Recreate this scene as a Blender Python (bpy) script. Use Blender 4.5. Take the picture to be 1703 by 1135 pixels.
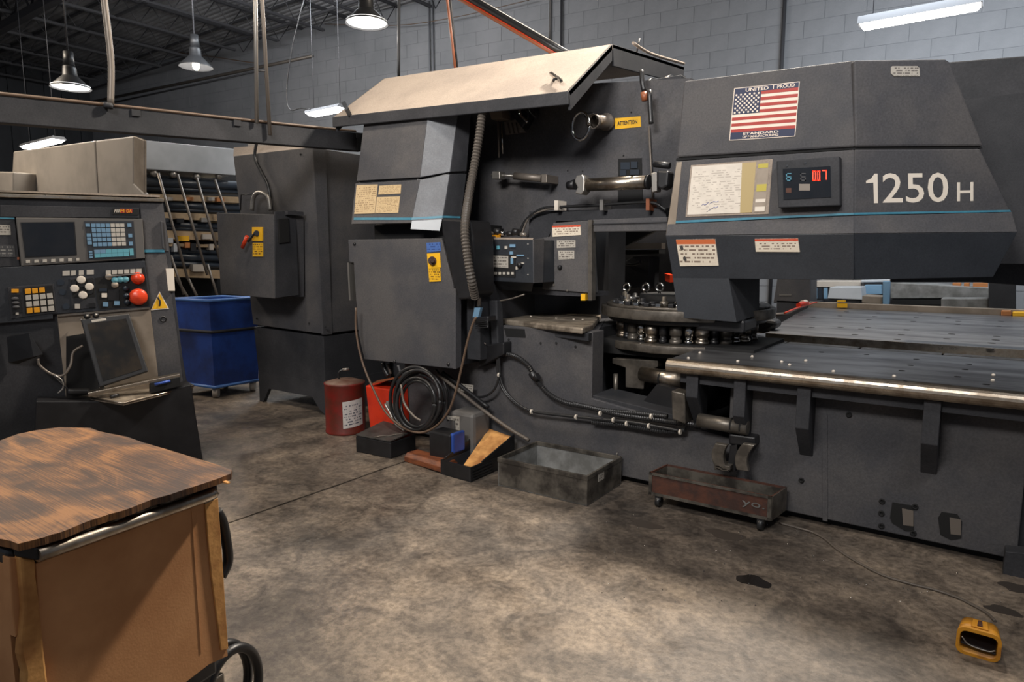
import bpy, bmesh, math, random
from mathutils import Vector as V, Matrix
random.seed(7)
for o in list(bpy.data.objects): bpy.data.objects.remove(o)
S = bpy.context.scene; C = S.collection
# ---------------------------------------------------------------- camera
F = 1100.0; TH = math.radians(7.35); AZ = math.radians(35.8); EYE = V((0, 0, 1.6))
FH = V((-math.sin(AZ), math.cos(AZ), 0)); RT = V((math.cos(AZ), math.sin(AZ), 0)); ZZ = V((0, 0, 1))
FW = FH*math.cos(TH) - ZZ*math.sin(TH); UP = FH*math.sin(TH) + ZZ*math.cos(TH)
cd = bpy.data.cameras.new('camera'); cam = bpy.data.objects.new('camera', cd); C.objects.link(cam)
cd.sensor_width = 36; cd.lens = F/1703*36; cd.clip_end = 200
cam.matrix_world = Matrix((( RT.x, UP.x, -FW.x, EYE.x), (RT.y, UP.y, -FW.y, EYE.y), (RT.z, UP.z, -FW.z, EYE.z), (0, 0, 0, 1)))
S.camera = cam
# ---------------------------------------------------------------- world, lights, exposure
w = bpy.data.worlds.new('world'); S.world = w; w.use_nodes = True
w.node_tree.nodes['Background'].inputs[0].default_value = (.8, .86, 1, 1); w.node_tree.nodes['Background'].inputs[1].default_value = .17
def area(name, loc, tgt, sx, sy, power, col, spread=180):
    d = bpy.data.lights.new(name, 'AREA'); d.shape = 'RECTANGLE'; d.size = sx; d.size_y = sy; d.energy = power; d.color = col; d.spread = math.radians(spread)
    o = bpy.data.objects.new(name, d); C.objects.link(o); o.location = loc
    o.rotation_euler = (V(tgt)-V(loc)).to_track_quat('-Z', 'Y').to_euler(); return o
WARM = (1, .86, .70); COOL = (.86, .93, 1)
area('unseen_area_light', (-4.6, 1.6, 6.3), (-3.6, 2.6, 0), .8, .8, 60, WARM, 100)
area('unseen_area_light', (-4.2, 6.6, 6.4), (-3.4, 4.0, 0), 1.1, 1.1, 150, WARM)
area('unseen_area_light', (-1.7, 6.5, 6.5), (-2.0, 1.0, 0), .45, .45, 400, (1, .90, .78), 120)
area('unseen_area_light', (1.8, 1.2, 6.3), (-.8, 5.2, 2.8), 1.6, .8, 45, (1, .97, .95), 75)  # added fill from the right for the press fronts
area('unseen_area_light', (-1.4, -1.6, 4.7), (-2.9, 4.4, 2.4), 2.4, 1.0, 105, (1, .96, .92), 85)  # added frontal fill from behind the camera
area('unseen_area_light', (-9.5, 8.2, 6.2), (-9.5, 6.4, 1.5), 2.4, 1.0, 200, COOL)
area('unseen_area_light', (.2, 9.0, 4.9), (0, 12.2, 2.2), 3.6, .4, 250, COOL)  # added light, brightens the back wall beyond the tables
area('unseen_area_light', (-9.0, 6.0, 5.6), (-12.0, 11.5, 5.0), 4.2, .5, 235, (.97, .98, 1))  # added wash for the left part of the back wall
area('unseen_area_light', (-12, 2, 6.0), (-10, 3, 1), 2.4, 1.0, 240, WARM)
S.view_settings.view_transform = 'Standard'; S.view_settings.look = 'None'; S.view_settings.gamma = 1
S.view_settings.use_curve_mapping = False; S.view_settings.exposure = -0.06
# ---------------------------------------------------------------- measuring: a pixel of the photograph onto a real plane
def ray(x, y): return FW + RT*((x-851.5)/F) - UP*((y-567.5)/F)
class Pl:
    """A plane in the room: o origin, u to the right, v up, n outwards."""
    def __init__(s, o, u, v=(0, 0, 1)):
        s.o = V(o); s.u = V(u).normalized(); s.v = V(v).normalized(); s.n = s.u.cross(s.v).normalized()
    def at(s, x, y, d=0.0):
        r = ray(x, y); return EYE + r*((s.o + s.n*d - EYE).dot(s.n)/r.dot(s.n))
    def ab(s, p): q = V(p)-s.o; return q.dot(s.u), q.dot(s.v)
    def pt(s, a, b, d=0.0): return s.o + s.u*a + s.v*b + s.n*d
def PY(Y): return Pl((0, Y, 0), (1, 0, 0))
def PX(X): return Pl((X, 0, 0), (0, 1, 0))
def PZ(z): return Pl((0, 0, z), (1, 0, 0), (0, 1, 0))
# ---------------------------------------------------------------- mesh builder
class MB:
    def __init__(s): s.v = []; s.f = []; s.uv = {}; s.m = []; s.mi = 0; s.sm = set()
    def face(s, idx, uv=None, smooth=False):
        s.f.append(tuple(idx)); s.m.append(s.mi)
        if uv: s.uv[len(s.f)-1] = uv
        if smooth: s.sm.add(len(s.f)-1)
    def add(s, pts): n = len(s.v); s.v += [V(p) for p in pts]; return n
    def extr(s, front, vec, uv=None):
        """closed prism: front polygon and its copy moved by vec"""
        k = len(front); a = s.add(front); b = s.add([V(p)+V(vec) for p in front])
        s.face(range(a, a+k), uv); s.face([b+i for i in reversed(range(k))])
        for i in range(k): j = (i+1) % k; s.face((a+i, b+i, b+j, a+j))
        return s
    def loft(s, A, B):
        k = len(A); a = s.add(A); b = s.add(B)
        s.face(range(a, a+k)); s.face([b+i for i in reversed(range(k))])
        for i in range(k): j = (i+1) % k; s.face((a+i, b+i, b+j, a+j))
        return s
    def pr(s, pl, px, d1, d0=0.0):
        """pixel outline on plane pl: front face at offset d1, back at d0"""
        fr = [pl.at(x, y, d1) for x, y in px]
        ab = [pl.ab(p) for p in fr]; a0 = min(a for a, b in ab); a1 = max(a for a, b in ab); b0 = min(b for a, b in ab); b1 = max(b for a, b in ab)
        uv = [((a-a0)/(a1-a0+1e-9), (b-b0)/(b1-b0+1e-9)) for a, b in ab]
        if len(px) == 4 and True: pass
        return s.extr(fr, pl.n*(d0-d1), uv)
    def rect(s, pl, x0, y0, x1, y1, d1, d0=0.0): return s.pr(pl, [(x0, y0), (x1, y0), (x1, y1), (x0, y1)], d1, d0)
    def box(s, a, b):
        x0, y0, z0 = a; x1, y1, z1 = b
        return s.extr([(x0, y0, z0), (x1, y0, z0), (x1, y0, z1), (x0, y0, z1)], (0, y1-y0, 0), [(0, 0), (1, 0), (1, 1), (0, 1)])
    def lb(s, pl, a0, b0, a1, b1, d0, d1):
        """box in plane coordinates"""
        return s.extr([pl.pt(a0, b0, d1), pl.pt(a1, b0, d1), pl.pt(a1, b1, d1), pl.pt(a0, b1, d1)], pl.n*(d0-d1), [(0, 0), (1, 0), (1, 1), (0, 1)])
    def ring(s, c, ax, r, n, ph=0):
        ax = V(ax).normalized(); t = V((0, 0, 1)) if abs(ax.z) < .9 else V((1, 0, 0))
        e1 = ax.cross(t).normalized(); e2 = ax.cross(e1)
        return s.add([V(c) + (e1*math.cos(2*math.pi*i/n+ph) + e2*math.sin(2*math.pi*i/n+ph))*r for i in range(n)])
    def cyl(s, p0, p1, r0, r1=None, n=16, cap=True):
        r1 = r0 if r1 is None else r1; ax = V(p1)-V(p0); a = s.ring(p0, ax, r0, n); b = s.ring(p1, ax, r1, n)
        for i in range(n): j = (i+1) % n; s.face((a+i, a+j, b+j, b+i), smooth=True)
        if cap: s.face([a+i for i in reversed(range(n))]); s.face([b+i for i in range(n)])
        return s
    def lathe(s, o, ax, prof, n=20):
        """prof: list of (distance along ax, radius)"""
        o = V(o); ax = V(ax).normalized(); pr = None
        for k, (h, r) in enumerate(prof):
            c = s.ring(o+ax*h, ax, max(r, 1e-4), n)
            if pr is not None:
                for i in range(n): j = (i+1) % n; s.face((pr+i, pr+j, c+j, c+i), smooth=True)
            elif r > 1e-3: s.face([c+i for i in reversed(range(n))])
            pr = c
        if prof[-1][1] > 1e-3: s.face([pr+i for i in range(n)])
        return s
    def tube(s, pts, r, n=8, sub=6, rib=0.0):
        """smooth hose through pts; rib>0 gives a corrugated hose"""
        P = [V(p) for p in pts]; Q = []
        if sub > 1 and len(P) > 2:
            E = [P[0]*2-P[1]] + P + [P[-1]*2-P[-2]]
            for i in range(1, len(E)-2):
                for k in range(sub):
                    t = k/sub; a, b, c, d = E[i-1:i+3]
                    Q.append(.5*((2*b) + (c-a)*t + (2*a-5*b+4*c-d)*t*t + (3*b-a-3*c+d)*t**3))
            Q.append(P[-1])
        else: Q = P
        if rib:
            L = [0]; 
            for i in range(1, len(Q)): L.append(L[-1]+(Q[i]-Q[i-1]).length)
            m = int(L[-1]/rib)*2; R = []; k = 0
            for q in range(m+1):
                d = L[-1]*q/m
                while k < len(L)-2 and L[k+1] < d: k += 1
                t = (d-L[k])/max(L[k+1]-L[k], 1e-6); R.append(Q[k].lerp(Q[k+1], min(max(t, 0), 1)))
            Q = R
        pr = None; e1 = None
        for i, q in enumerate(Q):
            t = (Q[min(i+1, len(Q)-1)] - Q[max(i-1, 0)]).normalized()
            if e1 is None: e1 = t.cross(V((.13, .31, .94))).normalized()
            e1 = (e1 - t*e1.dot(t)).normalized(); e2 = t.cross(e1)
            rr = r*(.78 if (rib and i % 2) else 1)
            c = s.add([q + (e1*math.cos(2*math.pi*k/n)+e2*math.sin(2*math.pi*k/n))*rr for k in range(n)])
            if pr is not None:
                for k in range(n): j = (k+1) % n; s.face((pr+k, pr+j, c+j, c+k), smooth=not rib)
            else: s.face([c+k for k in reversed(range(n))])
            pr = c
        s.face([pr+k for k in range(n)]); return s
    def ball(s, c, r, n=10, sc=(1, 1, 1)):
        c = V(c); m = n//2; rows = []
        for i in range(1, m):
            th = math.pi*i/m
            rows.append(s.add([c+V((math.sin(th)*math.cos(2*math.pi*k/n)*r*sc[0], math.sin(th)*math.sin(2*math.pi*k/n)*r*sc[1], math.cos(th)*r*sc[2])) for k in range(n)]))
        t = s.add([c+V((0, 0, r*sc[2]))]); b = s.add([c-V((0, 0, r*sc[2]))])
        for k in range(n):
            j = (k+1) % n; s.face((t, rows[0]+k, rows[0]+j), smooth=True); s.face((b, rows[-1]+j, rows[-1]+k), smooth=True)
            for i in range(len(rows)-1): s.face((rows[i]+k, rows[i+1]+k, rows[i+1]+j, rows[i]+j), smooth=True)
        return s
    def build(s, name, mat, parent=None, bev=0.0, seg=2, root=None):
        mats = mat if isinstance(mat, (list, tuple)) else [mat]
        org = root if root is not None else (wloc(parent) if parent else V((0, 0, 0)))
        if parent is None and root is None and s.v:
            xs = [v.x for v in s.v]; ys = [v.y for v in s.v]; org = V(((min(xs)+max(xs))/2, (min(ys)+max(ys))/2, min(v.z for v in s.v)))
        me = bpy.data.meshes.new(name); me.from_pydata([v-org for v in s.v], [], s.f)
        for m in mats: me.materials.append(m)
        for i, p in enumerate(me.polygons): p.material_index = s.m[i]; p.use_smooth = i in s.sm
        ul = me.uv_layers.new(name='UVMap')
        for i, p in enumerate(me.polygons):
            if i in s.uv:
                for k, li in enumerate(p.loop_indices): ul.data[li].uv = s.uv[i][k]
            else:
                for k, li in enumerate(p.loop_indices): ul.data[li].uv = (-.5, -.5)
        bm = bmesh.new(); bm.from_mesh(me); bmesh.ops.recalc_face_normals(bm, faces=bm.faces); bm.to_mesh(me); bm.free()
        o = bpy.data.objects.new(name, me); C.objects.link(o)
        if parent: o.parent = parent; o.location = org - wloc(parent)
        else: o.location = org
        if bev:
            b = o.modifiers.new('bevel', 'BEVEL'); b.width = bev; b.segments = seg; b.limit_method = 'ANGLE'; b.angle_limit = math.radians(35)
        return o
def wloc(o):
    p = V((0, 0, 0))
    while o: p += o.location; o = o.parent
    return p
def tag(o, label, cat, group=None, kind=None):
    o['label'] = label; o['category'] = cat
    if group: o['group'] = group
    if kind: o['kind'] = kind
    return o
def thing(name, label, cat, loc, group=None):
    o = bpy.data.objects.new(name, None); C.objects.link(o); o.location = V(loc); o.empty_display_size = .1
    return tag(o, label, cat, group)
def struct(o): o['kind'] = 'structure'; return o
def lab(o, l): o['label'] = l; return o
# ---------------------------------------------------------------- materials
def lin(c):
    r = []
    for x in c: x /= 255; r.append(x/12.92 if x <= .04045 else ((x+.055)/1.055)**2.4)
    return (*r, 1)
def M(name, c, rough=.5, metal=0., c2=None, scale=3., bump=0., bscale=120., emit=0., spec=.5, detail=4., lo=.4, hi=.62, stretch=None, rvar=0., grain=0., gscale=90.):
    m = bpy.data.materials.new(name); m.use_nodes = True; nt = m.node_tree; N = nt.nodes; L = nt.links; b = N['Principled BSDF']
    b.inputs['Base Color'].default_value = lin(c); b.inputs['Roughness'].default_value = rough; b.inputs['Metallic'].default_value = metal
    b.inputs['Specular IOR Level'].default_value = spec
    tc = N.new('ShaderNodeTexCoord'); vec = tc.outputs['Object']
    if stretch:
        mp = N.new('ShaderNodeMapping'); mp.inputs['Scale'].default_value = stretch; L.new(vec, mp.inputs['Vector']); vec = mp.outputs[0]
    if c2:
        n = N.new('ShaderNodeTexNoise'); n.inputs['Scale'].default_value = scale; n.inputs['Detail'].default_value = detail; n.inputs['Roughness'].default_value = .62
        L.new(vec, n.inputs['Vector'])
        r = N.new('ShaderNodeValToRGB'); r.color_ramp.elements[0].position = lo; r.color_ramp.elements[0].color = lin(c); r.color_ramp.elements[1].position = hi; r.color_ramp.elements[1].color = lin(c2)
        L.new(n.outputs[0], r.inputs[0]); L.new(r.outputs[0], b.inputs['Base Color'])
        if rvar:
            mr = N.new('ShaderNodeMapRange'); mr.inputs[1].default_value = .3; mr.inputs[2].default_value = .7; mr.inputs[3].default_value = rough-rvar; mr.inputs[4].default_value = rough+rvar
            L.new(n.outputs[0], mr.inputs[0]); L.new(mr.outputs[0], b.inputs['Roughness'])
    if grain:
        g = N.new('ShaderNodeTexNoise'); g.inputs['Scale'].default_value = gscale; g.inputs['Detail'].default_value = 2; L.new(tc.outputs['Object'], g.inputs['Vector'])
        mg = N.new('ShaderNodeMapRange'); mg.inputs[1].default_value = .3; mg.inputs[2].default_value = .72; mg.inputs[3].default_value = 1-grain; mg.inputs[4].default_value = 1+grain*1.6; L.new(g.outputs[0], mg.inputs[0])
        vm = N.new('ShaderNodeVectorMath'); vm.operation = 'SCALE'; L.new(mg.outputs[0], vm.inputs['Scale'])
        if b.inputs['Base Color'].is_linked: L.new(b.inputs['Base Color'].links[0].from_socket, vm.inputs[0])
        else: vm.inputs[0].default_value = lin(c)[:3]
        L.new(vm.outputs[0], b.inputs['Base Color'])
    if bump:
        n2 = N.new('ShaderNodeTexNoise'); n2.inputs['Scale'].default_value = bscale; n2.inputs['Detail'].default_value = 3; L.new(vec, n2.inputs['Vector'])
        bp = N.new('ShaderNodeBump'); bp.inputs['Strength'].default_value = bump; bp.inputs['Distance'].default_value = .004
        L.new(n2.outputs[0], bp.inputs['Height']); L.new(bp.outputs[0], b.inputs['Normal'])
    if emit:
        b.inputs['Emission Color'].default_value = lin(c); b.inputs['Emission Strength'].default_value = emit
    return m
def printed(name, bg, ink, rows=8, cols=26., thr=.5, band=None, side=None):
    """paper with rows of small print, UV driven; band: coloured heading, side: coloured left column"""
    m = bpy.data.materials.new(name); m.use_nodes = True; nt = m.node_tree; N = nt.nodes; L = nt.links; b = N['Principled BSDF']
    b.inputs['Roughness'].default_value = .55
    uv = N.new('ShaderNodeUVMap'); sp = N.new('ShaderNodeSeparateXYZ'); L.new(uv.outputs[0], sp.inputs[0])
    def ma(op, a, bb=None):
        n = N.new('ShaderNodeMath'); n.operation = op
        for i, q in enumerate((a, bb)):
            if q is None: continue
            if isinstance(q, (int, float)): n.inputs[i].default_value = q
            else: L.new(q, n.inputs[i])
        return n.outputs[0]
    u, v = sp.outputs[0], sp.outputs[1]
    rv = ma('MULTIPLY', v, rows); fr = ma('FRACT', rv); fl = ma('FLOOR', rv)
    line = ma('LESS_THAN', fr, .45)
    cb = N.new('ShaderNodeCombineXYZ'); L.new(ma('MULTIPLY', u, cols), cb.inputs[0]); L.new(ma('MULTIPLY', fl, 5.37), cb.inputs[1])
    n = N.new('ShaderNodeTexNoise'); n.inputs['Scale'].default_value = 1; n.inputs['Detail'].default_value = 1; L.new(cb.outputs[0], n.inputs['Vector'])
    k = ma('MULTIPLY', line, ma('GREATER_THAN', n.outputs[0], thr))
    for e in (ma('GREATER_THAN', u, .07), ma('LESS_THAN', u, .93), ma('GREATER_THAN', v, .08), ma('LESS_THAN', v, .9)): k = ma('MULTIPLY', k, e)
    def mix(f, c1, c2):
        x = N.new('ShaderNodeMix'); x.data_type = 'RGBA'
        L.new(f, x.inputs[0])
        for i, q in ((6, c1), (7, c2)):
            if isinstance(q, tuple): x.inputs[i].default_value = q
            else: L.new(q, x.inputs[i])
        return x.outputs[2]
    n3 = N.new('ShaderNodeTexNoise'); n3.inputs['Scale'].default_value = 6; L.new(uv.outputs[0], n3.inputs['Vector'])
    bgc = mix(n3.outputs[0], lin(bg), lin(tuple(int(q*.86) for q in bg)))
    c = mix(k, bgc, lin(ink))
    if band: c = mix(ma('GREATER_THAN', v, .82), c, lin(band))
    if side: c = mix(ma('GREATER_THAN', u, .80), c, lin(side))
    L.new(c, b.inputs['Base Color']); return m
mt = {}
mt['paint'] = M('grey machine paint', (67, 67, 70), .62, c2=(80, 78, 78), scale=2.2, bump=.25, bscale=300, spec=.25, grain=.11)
mt['paint2'] = M('light grey machine paint', (104, 107, 112), .5, c2=(88, 90, 94), scale=3, bump=.25, bscale=300, grain=.11)
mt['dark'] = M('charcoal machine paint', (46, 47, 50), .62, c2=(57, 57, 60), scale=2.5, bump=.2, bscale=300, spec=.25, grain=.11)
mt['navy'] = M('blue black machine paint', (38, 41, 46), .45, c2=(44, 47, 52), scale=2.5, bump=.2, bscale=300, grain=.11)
mt['black'] = M('black plastic', (22, 22, 24), .42, c2=(30, 30, 32), scale=8)
mt['hole'] = M('black recess', (10, 10, 11), .8)
mt['tan'] = M('warm tan sheet metal', (148, 135, 122), .75, c2=(134, 122, 111), scale=2, bump=.15, bscale=220, grain=.11)  # dusty tan, with the warm overhead light on the tops put into the colour
mt['cream'] = M('cream enamel', (178, 170, 160), .5, c2=(160, 153, 144), scale=1.5)
mt['lgrey'] = M('pale grey enamel', (176, 180, 184), .5, c2=(160, 164, 168), scale=1.5)
mt['steel'] = M('worn bright steel', (190, 180, 166), .34, 1., c2=(140, 128, 114), scale=9, bump=.12, bscale=60, rvar=.1)
mt['steelw'] = M('worn tan grey steel', (168, 156, 140), .45, .5, c2=(112, 102, 90), scale=9, bump=.1, bscale=60)
mt['steeld'] = M('dull dark steel', (112, 106, 98), .42, .6, c2=(76, 71, 65), scale=7, bump=.15, bscale=60, rvar=.12)
mt['chrome'] = M('polished tool steel', (190, 188, 184), .14, 1.)
mt['plate'] = M('oiled steel table plate', (140, 141, 144), .36, .78, c2=(92, 92, 96), scale=3, stretch=(.5, 2, 1), rvar=.06)
mt['galv'] = M('galvanised tray steel', (112, 107, 99), .5, .55, c2=(58, 54, 50), scale=6, bump=.2, bscale=40, rvar=.1)
mt['galvl'] = M('grey tray lining', (138, 139, 138), .55, .3, c2=(104, 104, 102), scale=5, bump=.1, bscale=40)
mt['rust'] = M('rusty brown paint', (78, 44, 30), .7, c2=(52, 32, 26), scale=9, bump=.3, bscale=60)
mt['red'] = M('faded red can paint', (110, 22, 14), .5, c2=(84, 32, 20), scale=7, bump=.1)
mt['redb'] = M('bright red plastic', (205, 52, 22), .45, c2=(184, 42, 20), scale=6)
mt['blue'] = M('blue bin plastic', (44, 80, 166), .45, c2=(38, 58, 116), scale=2.5, bump=.05)
mt['bluel'] = M('worn blue bin edge', (74, 120, 190), .5)
mt['teal'] = M('teal stripe paint', (58, 116, 138), .5, c2=(66, 128, 148), scale=20)
mt['yellow'] = M('yellow label', (226, 172, 30), .5)
mt['yelp'] = M('worn yellow cast paint', (206, 142, 36), .45, c2=(150, 96, 38), scale=12, bump=.15, bscale=60, lo=.5, hi=.7)
mt['orange'] = M('orange cable', (140, 80, 50), .5)
mt['hosed'] = M('lit corrugated hose', (78, 72, 66), .5)  # paler colour carries the light caught on the ribs
mt['rubber'] = M('black rubber hose', (34, 34, 35), .38)
mt['grcab'] = M('dirty grey cable', (92, 84, 76), .5)
mt['brncab'] = M('dirty brown cable', (92, 74, 60), .5)
mt['white'] = M('off white print', (214, 204, 190), .6)
mt['ink'] = M('dark print', (40, 36, 34), .6)
mt['key'] = M('grey key cap', (178, 172, 162), .5)
mt['keyb'] = M('blue key cap', (104, 138, 164), .5)
mt['keyt'] = M('teal key cap', (92, 154, 168), .5)
mt['keyy'] = M('amber key cap', (222, 152, 24), .5)
mt['but'] = M('red push button', (206, 62, 30), .32)
mt['screen'] = M('dark glass screen', (26, 30, 36), .12, c2=(34, 36, 40), scale=4)
mt['glassd'] = M('dusty dark screen', (24, 23, 22), .22, c2=(52, 44, 34), scale=5, lo=.45, hi=.8)
mt['card'] = M('brown cardboard', (200, 146, 98), .8, c2=(184, 130, 84), scale=4, bump=.1, bscale=160)
mt['cardl'] = M('torn light cardboard', (206, 152, 88), .8, c2=(150, 98, 50), scale=6, bump=.25, bscale=60)
mt['lamp'] = M('lit tube', (255, 252, 246), .5, emit=16.)
mt['lamp2'] = M('lamp diffuser', (225, 228, 230), .5, emit=.6)
mt['bulb'] = M('lit bulb', (255, 236, 200), .5, emit=14.)
mt['led'] = M('red lit digit', (255, 60, 30), .5, emit=1.1)
mt['wood'] = M('rough brown wood', (120, 66, 36), .55, c2=(80, 42, 26), scale=8, bump=.3, bscale=40, stretch=(1, 1, 5))
mt['brown'] = M('brown box board', (168, 108, 60), .7)
mt['deck'] = M('steel roof deck', (140, 140, 142), .7, c2=(112, 112, 114), scale=1)
mt['joist'] = M('dark roof joist steel', (58, 58, 61), .6)
mt['wall'] = M('grey painted block', (128, 129, 132), .8, c2=(114, 116, 119), scale=.7, bump=.35, bscale=55, detail=6)
mt['wallm'] = M('grey painted mortar', (110, 112, 116), .9)
mt['wallk'] = M('dark corrugated wall cladding', (52, 55, 60), .6, c2=(42, 44, 48), scale=1)
mt['alu'] = M('aluminium tube', (160, 156, 150), .4, .8)
mt['alurod'] = M('dull conduit', (120, 112, 104), .5, .5)
mt['lshade'] = M('dark lamp shade', (34, 35, 37), .45)
mt['beige'] = M('beige worn panel', (150, 138, 124), .55, .2, c2=(128, 116, 102), scale=3)
mt['duct'] = M('dark blue black tubing', (34, 42, 52), .4)
mt['shelf'] = M('tan shelf board', (168, 146, 116), .7, c2=(150, 128, 100), scale=5)
mt['paper'] = printed('printed notice', (222, 212, 196), (120, 112, 104), 16, 30, .5)
mt['chart'] = printed('large chart sheet', (222, 212, 198), (176, 166, 154), 22, 14, .52, side=(170, 150, 104))
mt['tanpap'] = printed('yellowed notice', (206, 180, 138), (140, 116, 84), 14, 22, .5)
mt['warn'] = printed('warning label', (220, 208, 188), (120, 104, 92), 7, 18, .48, band=(186, 96, 52))
mt['warnr'] = printed('warning label with red heading', (220, 208, 188), (120, 104, 92), 5, 18, .5, band=(190, 72, 44))
mt['plateL'] = printed('small rating plate', (176, 170, 160), (90, 84, 80), 4, 16, .48)
mt['canlab'] = printed('faded can label', (196, 192, 188), (70, 72, 86), 10, 14, .5)
mt['yelprt'] = printed('yellow printed label', (230, 176, 28), (90, 60, 20), 6, 14, .5)
mt['bluprt'] = printed('blue printed label', (70, 104, 168), (40, 60, 110), 4, 10, .5)
# plywood: stretched grain in the sheet's own plane
def grain():
    m = M('weathered plywood', (150, 92, 44), .6); nt = m.node_tree; N = nt.nodes; L = nt.links; b = N['Principled BSDF']
    tc = N.new('ShaderNodeTexCoord'); mp = N.new('ShaderNodeMapping'); mp.inputs['Scale'].default_value = (1.0, 2.0, 1); mp.inputs['Rotation'].default_value = (0, 0, .25)
    L.new(tc.outputs['Object'], mp.inputs[0])
    n = N.new('ShaderNodeTexNoise'); n.inputs['Scale'].default_value = 3.2; n.inputs['Detail'].default_value = 5; n.inputs['Distortion'].default_value = 1.3; L.new(mp.outputs[0], n.inputs[0])
    mp2 = N.new('ShaderNodeMapping'); mp2.inputs['Scale'].default_value = (5, 260, 1); mp2.inputs['Rotation'].default_value = (0, 0, .12); L.new(tc.outputs['Object'], mp2.inputs[0])
    n2 = N.new('ShaderNodeTexNoise'); n2.inputs['Scale'].default_value = 1; n2.inputs['Detail'].default_value = 3; L.new(mp2.outputs[0], n2.inputs[0])
    mx = N.new('ShaderNodeMath'); mx.operation = 'MULTIPLY_ADD'; L.new(n2.outputs[0], mx.inputs[0]); mx.inputs[1].default_value = .6; 
    L.new(n.outputs[0], mx.inputs[2])
    r = N.new('ShaderNodeValToRGB'); e = r.color_ramp.elements; e[0].position = .68; e[0].color = lin((50, 31, 20)); e[1].position = .96; e[1].color = lin((134, 90, 48))
    k = e.new(.8); k.color = lin((88, 57, 31)); L.new(mx.outputs[0], r.inputs[0]); L.new(r.outputs[0], b.inputs['Base Color'])
    bp = N.new('ShaderNodeBump'); bp.inputs['Strength'].default_value = .5; bp.inputs['Distance'].default_value = .003; L.new(mx.outputs[0], bp.inputs['Height']); L.new(bp.outputs[0], b.inputs['Normal'])
    return m
mt['ply'] = grain()
def concrete():
    m = M('worn oily concrete', (100, 90, 80), .5); nt = m.node_tree; N = nt.nodes; L = nt.links; b = N['Principled BSDF']
    tc = N.new('ShaderNodeTexCoord'); o = tc.outputs['Object']
    def nz(sc, det, rg=.6, dist=0):
        n = N.new('ShaderNodeTexNoise'); n.inputs['Scale'].default_value = sc; n.inputs['Detail'].default_value = det; n.inputs['Roughness'].default_value = rg; n.inputs['Distortion'].default_value = dist
        L.new(o, n.inputs['Vector']); return n.outputs[0]
    def ramp(f, stops):
        r = N.new('ShaderNodeValToRGB'); e = r.color_ramp.elements
        e[0].position = stops[0][0]; e[0].color = lin(stops[0][1]); e[1].position = stops[-1][0]; e[1].color = lin(stops[-1][1])
        for p, c in stops[1:-1]: k = e.new(p); k.color = lin(c)
        L.new(f, r.inputs[0]); return r.outputs[0]
    def mul(a, bb, f=1.):
        x = N.new('ShaderNodeMix'); x.data_type = 'RGBA'; x.blend_type = 'MULTIPLY'; x.inputs[0].default_value = f; L.new(a, x.inputs[6]); L.new(bb, x.inputs[7]); return x.outputs[2]
    base = ramp(nz(.9, 6, .6, .6), [(.34, (82, 76, 71)), (.5, (122, 112, 102)), (.66, (164, 150, 134))])
    blot = ramp(nz(4.5, 8, .7, .8), [(.36, (150, 148, 148)), (.5, (214, 212, 210)), (.64, (255, 252, 246))])
    fine = ramp(nz(34, 6, .75), [(.38, (150, 148, 146)), (.6, (255, 255, 255))])
    c = mul(mul(base, blot, .9), fine, .7)
    # oil grime and the press's shadow, both painted into the strip along its foot
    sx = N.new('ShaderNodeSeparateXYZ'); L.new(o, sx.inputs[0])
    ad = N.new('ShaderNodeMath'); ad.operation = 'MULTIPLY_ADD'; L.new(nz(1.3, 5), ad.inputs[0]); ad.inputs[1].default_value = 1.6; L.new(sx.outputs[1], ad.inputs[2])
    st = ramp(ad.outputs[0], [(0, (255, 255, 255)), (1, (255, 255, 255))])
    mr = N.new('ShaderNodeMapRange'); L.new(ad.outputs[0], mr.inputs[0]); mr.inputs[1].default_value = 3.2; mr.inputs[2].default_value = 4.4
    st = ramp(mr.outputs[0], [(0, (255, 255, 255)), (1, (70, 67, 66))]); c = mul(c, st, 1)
    L.new(c, b.inputs['Base Color'])
    rr = N.new('ShaderNodeMapRange'); L.new(nz(2.5, 6, .7), rr.inputs[0]); rr.inputs[1].default_value = .35; rr.inputs[2].default_value = .65; rr.inputs[3].default_value = .34; rr.inputs[4].default_value = .62; L.new(rr.outputs[0], b.inputs['Roughness'])
    bp = N.new('ShaderNodeBump'); bp.inputs['Strength'].default_value = .35; bp.inputs['Distance'].default_value = .004; L.new(nz(30, 6, .7), bp.inputs['Height']); L.new(bp.outputs[0], b.inputs['Normal'])
    return m
mt['conc'] = concrete()
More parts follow.
